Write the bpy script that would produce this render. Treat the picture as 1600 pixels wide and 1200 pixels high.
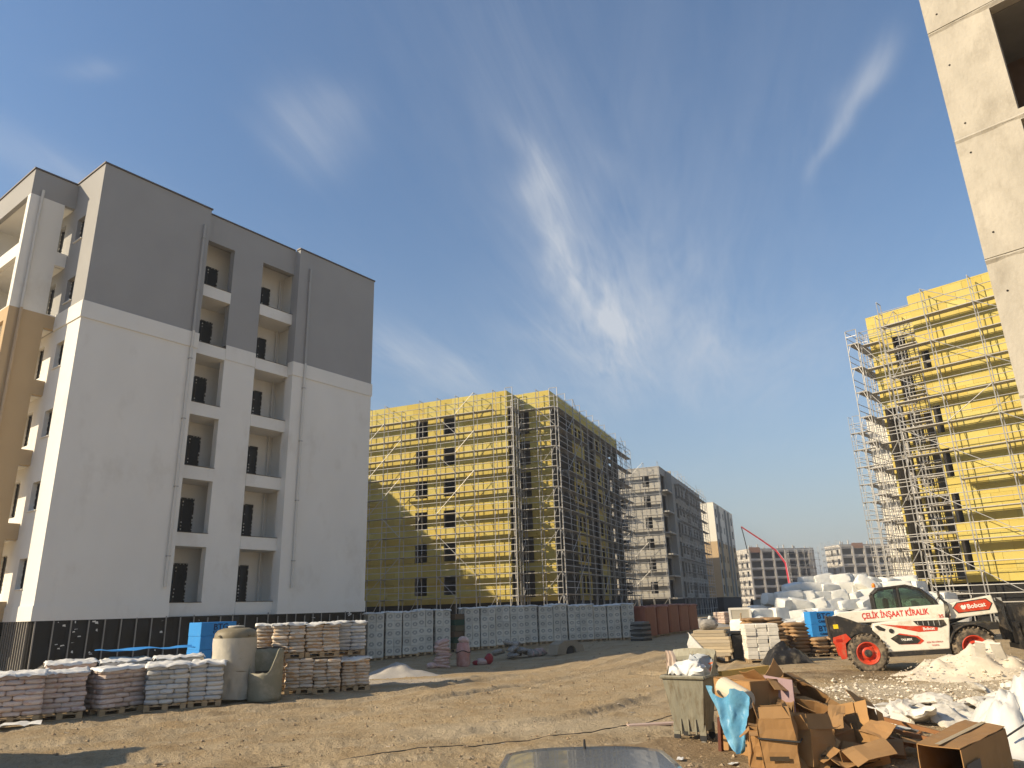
import bpy, bmesh, math, random
import numpy as np
from mathutils import Vector, Matrix, Euler
random.seed(7); RNG = np.random.default_rng(7)
for o in list(bpy.data.objects): bpy.data.objects.remove(o)
SC = bpy.context.scene; COL = SC.collection
rad = math.radians

# ---------------- camera ----------------
EYE = Vector((0, 0, 1.95))
cam_d = bpy.data.cameras.new('camera'); cam = bpy.data.objects.new('camera', cam_d); COL.objects.link(cam)
cam_d.sensor_width = 36.0; cam_d.lens = 36.0*1115/1600; cam_d.clip_start = 0.1; cam_d.clip_end = 6000
CR = Matrix(((0.99952028, 0.03097105, 0.0), (0.00927648, -0.29937735, -0.9540897), (-0.02954916, 0.953632, -0.29952104)))
cam.matrix_world = Matrix.Translation(EYE) @ CR.to_4x4()
SC.camera = cam
SC.render.resolution_x = 1024; SC.render.resolution_y = 768

# ---------------- sun and sky ----------------
SUN_AZ = rad(16.5)      # direction the light travels, from +X towards +Y
SUN_EL = rad(29.5)
sun_d = bpy.data.lights.new('sun', 'SUN'); sun = bpy.data.objects.new('sun', sun_d); COL.objects.link(sun)
sun_d.energy = 5.0; sun_d.angle = rad(0.6); sun_d.color = (1.0, 0.83, 0.58)
L = Vector((math.cos(SUN_AZ)*math.cos(SUN_EL), math.sin(SUN_AZ)*math.cos(SUN_EL), -math.sin(SUN_EL)))
sun.rotation_euler = L.to_track_quat('-Z', 'Y').to_euler()
sun.location = (-60, -25, 40)

W = bpy.data.worlds.new('World'); SC.world = W; W.use_nodes = True
nt = W.node_tree; nt.nodes.clear()
def wn(t, **k):
    n = nt.nodes.new(t)
    for a, v in k.items(): setattr(n, a, v)
    return n
def wl(a, b): nt.links.new(a, b)
def wmath(op, a, b=None, c=None, clamp=False):
    n = wn('ShaderNodeMath', operation=op, use_clamp=clamp)
    for i, v in enumerate((a, b, c)):
        if v is None: continue
        if isinstance(v, (int, float)): n.inputs[i].default_value = v
        else: wl(v, n.inputs[i])
    return n.outputs[0]
sky = wn('ShaderNodeTexSky', sky_type='NISHITA'); sky.sun_disc = False
sky.sun_elevation = SUN_EL; sky.sun_rotation = math.atan2(-L.x, -L.y)
sky.altitude = 0; sky.air_density = 1.35; sky.dust_density = 0.45; sky.ozone_density = 5.0
tc = wn('ShaderNodeTexCoord'); sep = wn('ShaderNodeSeparateXYZ'); wl(tc.outputs['Generated'], sep.inputs[0])
zz = wmath('MAXIMUM', sep.outputs[2], 0.03)
pu = wmath('DIVIDE', sep.outputs[0], zz); pv = wmath('DIVIDE', sep.outputs[1], zz)
cmb = wn('ShaderNodeCombineXYZ'); wl(pu, cmb.inputs[0]); wl(pv, cmb.inputs[1])
# wind drawn cirrus: stretched, warped noise on the cloud layer
mp = wn('ShaderNodeMapping'); mp.vector_type = 'TEXTURE'; mp.inputs['Rotation'].default_value = (0, 0, rad(75)); mp.inputs['Scale'].default_value = (2.2, 0.36, 1)
wl(cmb.outputs[0], mp.inputs[0])
n1 = wn('ShaderNodeTexNoise'); n1.inputs['Scale'].default_value = 1.1; n1.inputs['Detail'].default_value = 5; n1.inputs['Roughness'].default_value = .62; n1.inputs['Distortion'].default_value = 1.3
wl(mp.outputs[0], n1.inputs['Vector'])
n2 = wn('ShaderNodeTexNoise'); n2.inputs['Scale'].default_value = 1.5; n2.inputs['Detail'].default_value = 2; wl(cmb.outputs[0], n2.inputs['Vector'])
n3 = wn('ShaderNodeTexNoise'); n3.inputs['Scale'].default_value = 7; n3.inputs['Detail'].default_value = 5; n3.inputs['Roughness'].default_value = .55; n3.inputs['Distortion'].default_value = .8
wl(mp.outputs[0], n3.inputs['Vector'])
fib = wmath('MULTIPLY_ADD', n3.outputs[0], .34, wmath('MULTIPLY', n1.outputs[0], .96))
base = wmath('MULTIPLY', wmath('SUBTRACT', n1.outputs[0], .50, clamp=True), wmath('MULTIPLY', wmath('SUBTRACT', n2.outputs[0], .42, clamp=True), 6.0))
wob = wn('ShaderNodeVectorMath', operation='MULTIPLY_ADD'); wl(n2.outputs['Color'], wob.inputs[0]); wob.inputs[1].default_value = (.30, .30, 0); wl(cmb.outputs[0], wob.inputs[2])
def puff(cu, cv, ang, la, lb, amp):
    m = wn('ShaderNodeMapping', vector_type='TEXTURE'); m.inputs['Location'].default_value = (cu+.15, cv+.15, 0); m.inputs['Rotation'].default_value = (0, 0, rad(ang)); m.inputs['Scale'].default_value = (la, lb, 1)
    wl(wob.outputs[0], m.inputs[0])
    d = wn('ShaderNodeVectorMath', operation='DOT_PRODUCT'); wl(m.outputs[0], d.inputs[0]); wl(m.outputs[0], d.inputs[1])
    return wmath('MULTIPLY', wmath('POWER', .37, d.outputs['Value']), amp)
PUFFS = []
PUFFS = [(0.0655, 1.4793, 76, 0.1424, 0.0351, 0.55), (0.1441, 1.7645, 75, 0.2807, 0.0481, 0.75), (0.2676, 2.2243, 74.3, 0.3889, 0.078, 0.8), (0.4106, 2.7772, 75.3, 0.5267, 0.1547, 0.6), (0.2966, 2.351, 78, 0.9951, 0.2043, 0.42), (0.5297, 2.288, 68.3, 0.7223, 0.1374, 0.25), (0.697, 1.1792, 75.8, 0.102, 0.0307, 0.5), (0.7512, 1.3957, 76.7, 0.1658, 0.0192, 0.65), (-0.4552, 1.3165, 94, 0.1323, 0.0668, 0.42), (-0.369, 1.2521, 73, 0.0825, 0.0679, 0.32), (-0.3566, 2.8788, 70, 0.4528, 0.1844, 0.35), (-0.8059, 1.0842, 11, 0.06, 0.0286, 0.3), (0.2379, 3.0859, 23, 0.8507, 0.7294, 0.22), (0.62, 2.1, 78, 1.3, .34, .16), (1.1, 3.0, 70, 1.0, .5, .22), (-.05, 1.1, 80, .6, .35, .10), (-1.0, 1.55, 60, .5, .12, .3)]
acc = None
for p in PUFFS: acc = puff(*p) if acc is None else wmath('ADD', acc, puff(*p))
tot = wmath('MULTIPLY_ADD', acc, wmath('MULTIPLY', wmath('SUBTRACT', fib, .36, clamp=True), 2.6), wmath('MULTIPLY', base, .38))
den = wmath('MINIMUM', wmath('MULTIPLY', tot, .66), .8)
# thin milky veil low over the horizon, dust in the air
veil = wmath('POWER', wmath('SUBTRACT', 1.0, wmath('MAXIMUM', sep.outputs[2], 0.0)), 4.6)
mixv = wn('ShaderNodeMixRGB'); mixv.inputs[2].default_value = (2.8, 2.88, 3.02, 1)
wl(wmath('MULTIPLY', veil, 1.0), mixv.inputs[0]); wl(sky.outputs[0], mixv.inputs[1])
mixc = wn('ShaderNodeMixRGB'); mixc.inputs[2].default_value = (4.6, 4.8, 5.1, 1)
wl(den, mixc.inputs[0]); wl(mixv.outputs[0], mixc.inputs[1])
bg = wn('ShaderNodeBackground'); bg.inputs[1].default_value = 0.104
wl(mixc.outputs[0], bg.inputs[0])
wo = wn('ShaderNodeOutputWorld'); wl(bg.outputs[0], wo.inputs[0])
vs = SC.view_settings; vs.view_transform = 'Standard'; vs.look = 'None'; vs.gamma = 1.0; vs.exposure = 0.48; vs.use_curve_mapping = False
SC.render.engine = 'CYCLES'
SC.cycles.max_bounces = 6; SC.cycles.diffuse_bounces = 3; SC.cycles.transparent_max_bounces = 8
W.cycles.sampling_method = 'MANUAL'; W.cycles.sample_map_resolution = 512
SC.cycles.use_adaptive_sampling = True; SC.cycles.adaptive_threshold = 0.02
# ---------------- helpers ----------------
class MB:
    """collects polygons; build() links them as one mesh object"""
    def __init__(s): s.v = []; s.f = []; s.mi = []; s.cur = 0; s.sm = []; s.smooth = False
    def add(s, vs, fs):
        b = len(s.v); s.v += [tuple(p) for p in vs]
        for f in fs: s.f.append([b+i for i in f]); s.mi.append(s.cur); s.sm.append(s.smooth)
    def box(s, x0, x1, y0, y1, z0, z1, m=None):
        P = [Vector(p) for p in ((x0,y0,z0),(x1,y0,z0),(x1,y1,z0),(x0,y1,z0),(x0,y0,z1),(x1,y0,z1),(x1,y1,z1),(x0,y1,z1))]
        if m: P = [m @ p for p in P]
        s.add(P, [(0,3,2,1),(4,5,6,7),(0,1,5,4),(1,2,6,5),(2,3,7,6),(3,0,4,7)])
    def bbox(s, x0, x1, y0, y1, z0, z1, b=.02, m=None):
        """box with chamfered vertical and top edges"""
        def ring(i, z): return [(x0+i,y0,z),(x1-i,y0,z),(x1,y0+i,z),(x1,y1-i,z),(x1-i,y1,z),(x0+i,y1,z),(x0,y1-i,z),(x0,y0+i,z)]
        r0 = ring(b, z0); r1 = ring(b, z1-b)
        r2 = [(min(max(x, x0+b), x1-b), min(max(y, y0+b), y1-b), z1) for x, y, z in ring(b, z1)]
        P = [Vector(p) for p in r0+r1+r2]
        if m: P = [m @ p for p in P]
        F = [tuple(reversed(range(8))), tuple(range(16, 24))]
        for k in (0, 8):
            for i in range(8): F.append((k+i, k+(i+1) % 8, k+8+(i+1) % 8, k+8+i))
        s.add(P, F)
    def tube(s, p, q, r, n=6, r2=None, cap=True):
        p = Vector(p); q = Vector(q); d = (q-p)
        if d.length < 1e-6: return
        d.normalize(); a = d.orthogonal().normalized(); b = d.cross(a); r2 = r if r2 is None else r2
        P = []
        for c, rr in ((p, r), (q, r2)):
            for i in range(n):
                t = 2*math.pi*i/n; P.append(c + a*math.cos(t)*rr + b*math.sin(t)*rr)
        F = [(i, (i+1) % n, n+(i+1) % n, n+i) for i in range(n)]
        if cap: F += [tuple(reversed(range(n))), tuple(range(n, 2*n))]
        s.add(P, F)
    def path(s, pts, r, n=6):
        pts = [Vector(p) for p in pts]; P = []; up = Vector((0.13, .2, 1)).normalized()
        for i, c in enumerate(pts):
            d = (pts[min(i+1, len(pts)-1)] - pts[max(i-1, 0)]).normalized()
            a = d.cross(up); a = a.normalized() if a.length > 1e-3 else d.orthogonal().normalized(); b = d.cross(a)
            rr = r[i] if isinstance(r, (list, tuple)) else r
            for k in range(n):
                t = 2*math.pi*k/n; P.append(c + a*math.cos(t)*rr + b*math.sin(t)*rr)
        F = []
        for i in range(len(pts)-1):
            for k in range(n): F.append((i*n+k, i*n+(k+1) % n, (i+1)*n+(k+1) % n, (i+1)*n+k))
        F += [tuple(reversed(range(n))), tuple(range((len(pts)-1)*n, len(pts)*n))]
        s.add(P, F)
    def lathe(s, prof, n=24, m=None, close=True, a0=0, a1=2*math.pi):
        """prof: list of (r,z) about local z"""
        full = abs(a1-a0-2*math.pi) < 1e-6; k = n if full else n+1; P = []
        for r, z in prof:
            for i in range(k):
                t = a0+(a1-a0)*i/n; p = Vector((r*math.cos(t), r*math.sin(t), z)); P.append(m @ p if m else p)
        F = []
        for j in range(len(prof)-1):
            for i in range(n): F.append((j*k+i, j*k+(i+1) % k, (j+1)*k+(i+1) % k, (j+1)*k+i))
        if close and full: F += [tuple(reversed(range(k))), tuple(range((len(prof)-1)*k, len(prof)*k))]
        s.add(P, F)
    def prism(s, poly, y0, y1, m=None):
        """poly (x,z) extruded along y"""
        n = len(poly); P = [Vector((x, y0, z)) for x, z in poly] + [Vector((x, y1, z)) for x, z in poly]
        if m: P = [m @ p for p in P]
        s.add(P, [tuple(range(n)), tuple(reversed(range(n, 2*n)))] + [(i, n+i, n+(i+1) % n, (i+1) % n) for i in range(n)])
    def grid(s, fn, nu, nv):
        P = [fn(i/nu, j/nv) for j in range(nv+1) for i in range(nu+1)]
        s.add(P, [(j*(nu+1)+i, j*(nu+1)+i+1, (j+1)*(nu+1)+i+1, (j+1)*(nu+1)+i) for j in range(nv) for i in range(nu)])
    def mesh(s, name, mats, fix=True):
        me = bpy.data.meshes.new(name); me.from_pydata(s.v, [], s.f)
        for m in (mats if isinstance(mats, (list, tuple)) else [mats]): me.materials.append(m)
        me.polygons.foreach_set('material_index', s.mi); me.polygons.foreach_set('use_smooth', s.sm)
        if fix:
            bm = bmesh.new(); bm.from_mesh(me); bmesh.ops.recalc_face_normals(bm, faces=bm.faces); bm.to_mesh(me); bm.free()
        me.update(); return me
    def build(s, name, mats, parent=None, fix=True):
        return ob(name, s.mesh(name, mats, fix), parent)
def ob(name, data, parent=None, loc=(0,0,0), rot=(0,0,0), scale=None):
    o = bpy.data.objects.new(name, data); COL.objects.link(o)
    o.location = loc; o.rotation_euler = rot
    if scale: o.scale = scale
    if parent: o.parent = parent
    return o
def tag(o, label=None, cat=None, group=None, kind=None):
    if label: o['label'] = label
    if cat: o['category'] = cat
    if group: o['group'] = group
    if kind: o['kind'] = kind
    return o
def thing(name, label, cat, loc=(0,0,0), rz=0, group=None):
    o = ob(name, None, None, loc, (0, 0, rz)); o.empty_display_size = .3
    return tag(o, label, cat, group)
def vnoise(x, y, seed=0):
    """smooth value noise, numpy arrays"""
    x = np.asarray(x, float); y = np.asarray(y, float); xi = np.floor(x).astype(np.int64); yi = np.floor(y).astype(np.int64)
    fx = x-xi; fy = y-yi; fx = fx*fx*(3-2*fx); fy = fy*fy*(3-2*fy)
    def h(a, b):
        n = (a*374761393 + b*668265263 + seed*974711) & 0x7fffffff
        n = ((n ^ (n >> 13))*1274126177) & 0x7fffffff
        return ((n ^ (n >> 16)) & 0xffff)/65535.0
    return (h(xi, yi)*(1-fx)+h(xi+1, yi)*fx)*(1-fy) + (h(xi, yi+1)*(1-fx)+h(xi+1, yi+1)*fx)*fy
def n3(p, sc, seed=0):
    return float(vnoise(p[0]*sc+p[2]*sc*.71+31.7, p[1]*sc-p[2]*sc*.53+11.3, seed))-.5

# ---------------- materials ----------------
MATS = {}
def mat(name, col, rough=.85, metal=0., var=.12, vscale=2., bump=0., bscale=30., rnd=0., spec=.3, hue=None, stretch=None, dirt=None, coat=0):
    """procedural material: base colour with two-scale mottling, optional per-piece variation, stains and fine relief"""
    if name in MATS: return MATS[name]
    m = bpy.data.materials.new(name); m.use_nodes = True; t = m.node_tree; N = t.nodes; K = t.links
    b = N['Principled BSDF']; b.inputs['Roughness'].default_value = rough; b.inputs['Metallic'].default_value = metal
    b.inputs['Specular IOR Level'].default_value = spec
    if coat: b.inputs['Coat Weight'].default_value = coat
    tcn = N.new('ShaderNodeTexCoord'); src = tcn.outputs['Object']
    if stretch:
        mpn = N.new('ShaderNodeMapping'); mpn.inputs['Scale'].default_value = stretch; K.new(src, mpn.inputs[0]); src = mpn.outputs[0]
    noi = N.new('ShaderNodeTexNoise'); noi.inputs['Scale'].default_value = vscale; noi.inputs['Detail'].default_value = 7; noi.inputs['Roughness'].default_value = .6
    K.new(src, noi.inputs['Vector'])
    def mul(a, bb):
        n = N.new('ShaderNodeMath'); n.operation = 'MULTIPLY_ADD'; K.new(a, n.inputs[0]); n.inputs[1].default_value = bb[0]; n.inputs[2].default_value = bb[1]; return n.outputs[0]
    val = mul(noi.outputs[0], (var*2.4, 1-var*1.2))
    if rnd:
        geo = N.new('ShaderNodeNewGeometry'); oi = N.new('ShaderNodeObjectInfo')
        ad = N.new('ShaderNodeMath'); ad.operation = 'ADD'; K.new(geo.outputs['Random Per Island'], ad.inputs[0]); K.new(oi.outputs['Random'], ad.inputs[1])
        fr = N.new('ShaderNodeMath'); fr.operation = 'FRACT'; K.new(ad.outputs[0], fr.inputs[0])
        r = mul(fr.outputs[0], (rnd*2, 1-rnd)); mm = N.new('ShaderNodeMath'); mm.operation = 'MULTIPLY'; K.new(val, mm.inputs[0]); K.new(r, mm.inputs[1]); val = mm.outputs[0]
    c = N.new('ShaderNodeRGB'); c.outputs[0].default_value = (*col, 1); cs = c.outputs[0]
    if hue is not None:
        mx = N.new('ShaderNodeMixRGB'); mx.inputs[1].default_value = (*col, 1); mx.inputs[2].default_value = (*hue, 1)
        if rnd:
            f2 = N.new('ShaderNodeMath'); f2.operation = 'FRACT'; K.new(mul(fr.outputs[0], (7.13, 0)), f2.inputs[0]); K.new(f2.outputs[0], mx.inputs[0])
        else:
            nh = N.new('ShaderNodeTexNoise'); nh.inputs['Scale'].default_value = vscale*.6; nh.inputs['Detail'].default_value = 4; K.new(src, nh.inputs['Vector'])
            K.new(mul(nh.outputs[0], (2.4, -.7)), mx.inputs[0])
            mx.use_clamp = True
        cs = mx.outputs[0]
    vm = N.new('ShaderNodeVectorMath'); vm.operation = 'SCALE'; K.new(cs, vm.inputs[0]); K.new(val, vm.inputs['Scale']); cs = vm.outputs[0]
    if dirt:      # (colour, scale, threshold, strength): blotches of dust or stain with their own shape
        dn = N.new('ShaderNodeTexNoise'); dn.inputs['Scale'].default_value = dirt[1]; dn.inputs['Detail'].default_value = 8; dn.inputs['Roughness'].default_value = .68; K.new(src, dn.inputs['Vector'])
        rp = N.new('ShaderNodeMapRange'); rp.inputs[1].default_value = dirt[2]; rp.inputs[2].default_value = dirt[2]+.18; rp.inputs[4].default_value = dirt[3]; K.new(dn.outputs[0], rp.inputs[0])
        dm = N.new('ShaderNodeMixRGB'); dm.inputs[2].default_value = (*dirt[0], 1); K.new(rp.outputs[0], dm.inputs[0]); K.new(cs, dm.inputs[1]); cs = dm.outputs[0]
    K.new(cs, b.inputs['Base Color'])
    if bump:
        bn = N.new('ShaderNodeTexNoise'); bn.inputs['Scale'].default_value = bscale; bn.inputs['Detail'].default_value = 6; K.new(src, bn.inputs['Vector'])
        bp = N.new('ShaderNodeBump'); bp.inputs['Strength'].default_value = bump; bp.inputs['Distance'].default_value = .02; K.new(bn.outputs[0], bp.inputs['Height']); K.new(bp.outputs[0], b.inputs['Normal'])
    MATS[name] = m; return m
def glassmat(name, col=(.02,.025,.03), rough=.05):
    m = mat(name, col, rough, 0, .05, spec=.6); return m
m_white = mat('white_plaster', (.77,.75,.695), .9, var=.08, vscale=.45, bump=.3, bscale=45, spec=.15, stretch=(1,1,.6), dirt=((.56,.52,.45), .55, .54, .5))
m_grey = mat('grey_plaster', (.335,.332,.325), .9, var=.09, vscale=.5, bump=.25, bscale=60, spec=.15)
m_beige = mat('beige_plaster', (.50,.37,.22), .9, var=.06, vscale=.7, bump=.25, bscale=60, spec=.15)
m_cap = mat('roof_flashing', (.10,.085,.075), .5, .3)
m_pipe = mat('white_pvc_pipe', (.62,.60,.55), .5, var=.05)
m_gpipe = mat('grey_pvc_pipe', (.36,.355,.34), .5, var=.05)
m_frame = mat('dark_window_frame', (.028,.024,.022), .45, var=.1)
m_pane = glassmat('window_glass')
m_foam = mat('white_foam_strip', (.7,.68,.62), .8)
m_membrane = mat('black_membrane', (.009,.009,.009), .42, var=.4, vscale=3, bump=.6, bscale=9, spec=.3)
m_batten = mat('steel_batten', (.30,.28,.25), .55, .2, var=.25, vscale=3)
m_base = mat('basement_bitumen', (.016,.015,.014), .8, var=.3, vscale=1.5, bump=.4, bscale=8, spec=.2)
m_conc = mat('raw_concrete', (.40,.37,.32), .92, var=.22, vscale=1.3, bump=.35, bscale=22, dirt=((.25,.22,.18), .9, .56, .5))
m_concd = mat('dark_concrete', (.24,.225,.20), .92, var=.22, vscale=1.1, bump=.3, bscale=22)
m_concface = mat('board_marked_concrete', (.43,.395,.33), .93, var=.24, vscale=1.6, bump=.6, bscale=16, stretch=(1,1,.55), dirt=((.29,.26,.21), 1.9, .50, .6))
m_wool = mat('mineral_wool', (.51,.395,.102), .95, var=.07, vscale=3, bump=.3, bscale=40, rnd=.05, hue=(.53,.45,.15), spec=.1)
m_woold = mat('plain_wool_reveal', (.50,.37,.15), .95, var=.1)
m_steel = mat('galvanised_tube', (.44,.43,.41), .5, .35, var=.18, vscale=4, rnd=.12)
m_deck = mat('steel_deck', (.36,.345,.32), .6, .3, var=.22, vscale=2, rnd=.12, dirt=((.30,.25,.18), 3, .5, .6))
m_wood = mat('pale_timber', (.42,.30,.17), .85, var=.2, vscale=4, stretch=(1,8,8), rnd=.15)
m_yellowwood = mat('yellow_formwork_beam', (.60,.37,.09), .7, var=.15, vscale=3, stretch=(1,6,6), dirt=((.35,.25,.12), 3, .55, .6))
m_card = mat('brown_cardboard', (.38,.215,.085), .88, var=.14, vscale=5, rnd=.10, hue=(.30,.165,.065), dirt=((.42,.31,.19), 4, .58, .45))
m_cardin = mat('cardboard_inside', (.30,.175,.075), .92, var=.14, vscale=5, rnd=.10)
m_blue = mat('blue_insulation_box', (.03,.24,.60), .75, var=.10, vscale=4, dirt=((.35,.42,.5), 5, .62, .4))
m_film = mat('white_shrink_film', (.70,.685,.64), .45, var=.12, vscale=4, bump=.5, bscale=12, spec=.4, dirt=((.5,.42,.3), 2.5, .6, .5))
m_rope = mat('black_strap', (.03,.03,.03), .7)
m_rubble = mat('pale_rubble', (.62,.55,.44), .95, var=.2, vscale=4, rnd=.18, bump=.5, bscale=18)
# ---------------- ground ----------------
TRACKS = [  # wheel ruts: polyline, half width, depth
 ([(-16,14.6),(-9.5,14.9),(-6,16.6),(-3,19.4),(1.5,26),(6,34),(13,47),(24,70)], .28, .055),
 ([(-16,12.9),(-9,13.2),(-5,15.0),(-1.6,18),(3,24.8),(7.6,32.6),(15,46),(26,69)], .28, .055),
 ([(-14,11.4),(-6,11.6),(-1,12.8),(2,15.5),(5,21),(9,31),(17,46)], .25, .04),
 ([(-9,15.8),(-5,18.2),(-2,22),(0.5,27),(4,34)], .22, .045),
 ([(3.5,22.3),(6.5,20.4),(9.5,20.0),(13,20.8),(18,22)], .30, .07),
 ([(4.5,19.8),(7.5,18.6),(10.5,18.4),(14,19.2)], .30, .06),
 ([(-4.5,10.3),(0,11.0),(3,13),(5.6,17)], .22, .03),
]
def seg_dist(x, y, pts):
    best = np.full(x.shape, 1e9); par = np.zeros(x.shape); acc = 0.0
    for (ax, ay), (bx, by) in zip(pts[:-1], pts[1:]):
        dx, dy = bx-ax, by-ay; l2 = dx*dx+dy*dy
        t = np.clip(((x-ax)*dx+(y-ay)*dy)/l2, 0, 1); d = np.hypot(x-ax-t*dx, y-ay-t*dy)
        m = d < best; best = np.where(m, d, best); par = np.where(m, acc+t*math.sqrt(l2), par); acc += math.sqrt(l2)
    return best, par
def smooth_poly(pts, n=8):
    out = []; P = [pts[0]]+list(pts)+[pts[-1]]
    for i in range(1, len(P)-2):
        p0, p1, p2, p3 = [np.array(q, float) for q in P[i-1:i+3]]
        for k in range(n):
            t = k/n; out.append(tuple(.5*((2*p1)+(-p0+p2)*t+(2*p0-5*p1+4*p2-p3)*t*t+(-p0+3*p1-3*p2+p3)*t**3)))
    out.append(tuple(pts[-1])); return out
_TR = None
def tracks():
    global _TR
    if _TR is None: _TR = [(smooth_poly(p_, 4), w_, d_) for p_, w_, d_ in TRACKS]
    return _TR
def ground_h(x, y):
    x = np.asarray(x, float); y = np.asarray(y, float); r = np.hypot(x, y)
    h = (vnoise(x*.09, y*.09, 1)-.5)*.16*np.clip((r-12)/20, 0, 1)
    near = np.exp(-np.maximum(r-9, 0)/45.0)
    h = h + ((vnoise(x*.55, y*.55, 2)-.5)*.11 + (vnoise(x*1.9, y*1.9, 3)-.5)*.075)*near
    h = h + ((vnoise(x*5.3, y*5.3, 4)-.5)*.032 + (vnoise(x*12.1, y*12.1, 5)-.5)*.016)*np.exp(-np.maximum(r-9, 0)/22.0)
    for pts, w, d in tracks():
        dist, par = seg_dist(x, y, pts)
        prof = 1.5*-d*np.exp(-(dist/w)**4) + d*.8*np.exp(-((dist-w*1.45)/(w*.45))**2)
        cle = np.where(dist < w*1.05, .014*np.clip(2*np.sin(par*2*math.pi/(.24) + dist*14), -1, 1)*(vnoise(par*1.7, dist*8, 31) > .35), 0)
        h = h + (prof + cle)*np.clip(1.3-r/60, 0, 1)*(.45+.9*vnoise(par*.35, par*0+w*7, 9))
    # churned soil by the loader, soft bank along the bag pallets
    h = h + .06*np.exp(-(((x-8)/3.2)**2+((y-20.5)/2.0)**2))*(vnoise(x*3.1, y*3.1, 8)-.2)
    h = h - .42*np.exp(-(np.maximum(0, np.abs(x+5.5)-5.)/3.5)**2-(np.maximum(0, np.abs(y-33.5)-5.)/3.2)**2)   # shallow dip before the carton row
    h = h - .42*np.clip((7.6-r)/2.6, 0, 1)          # the street where the car stands lies lower
    h = np.where(r > 120, h*0, h)
    return h
def onpx(px, py, side=0.):
    """where the line of sight through photo pixel (px, py) meets the terrain"""
    d = CR @ Vector(((px-800)/1115, -(py-600)/1115, -1)); t = np.arange(6., 90., .04); q = np.array(EYE)[None]+np.array(d)[None]*t[:, None]
    k = int(np.argmax(q[:, 2] <= ground_h(q[:, 0], q[:, 1]))); q = Vector(q[k])
    return (q.x, q.y, gz(q.x, q.y)-.01)
def gz(x, y): return float(ground_h(np.array([x]), np.array([y]))[0])
ang = np.concatenate([np.radians(np.arange(-46, 46.01, .17)), np.radians(np.arange(50, 312, 6.))])
rr = [1.2]
while rr[-1] < 2500:
    r = rr[-1]; rr.append(r*(1.06 if r < 7.5 else 1.0062 if r < 24 else 1.011 if r < 60 else 1.08))
rr = np.array(rr); A, Rr = np.meshgrid(ang, rr); X = Rr*np.sin(A); Y = Rr*np.cos(A); Z = ground_h(X, Y)
Vg = np.stack([X, Y, Z], -1).reshape(-1, 3); nc = len(ang); nr = len(rr)
i = np.arange(nr-1)[:, None]*nc; j = np.arange(nc)[None, :]; j2 = (j+1) % nc
Fg = np.stack([i+j, i+j2, i+nc+j2, i+nc+j], -1).reshape(-1, 4)
def npmesh(name, V, F, mats, smooth=False):
    me = bpy.data.meshes.new(name); k = F.shape[1]
    me.vertices.add(len(V)); me.vertices.foreach_set('co', np.ascontiguousarray(V, dtype=np.float32).ravel())
    me.loops.add(F.size); me.loops.foreach_set('vertex_index', np.ascontiguousarray(F, dtype=np.int32).ravel())
    me.polygons.add(len(F)); me.polygons.foreach_set('loop_start', np.arange(0, F.size, k, dtype=np.int32)); me.polygons.foreach_set('loop_total', np.full(len(F), k, dtype=np.int32))
    me.polygons.foreach_set('use_smooth', np.full(len(F), smooth))
    for m in (mats if isinstance(mats, list) else [mats]): me.materials.append(m)
    me.update(calc_edges=True); me.validate(); return me
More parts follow.
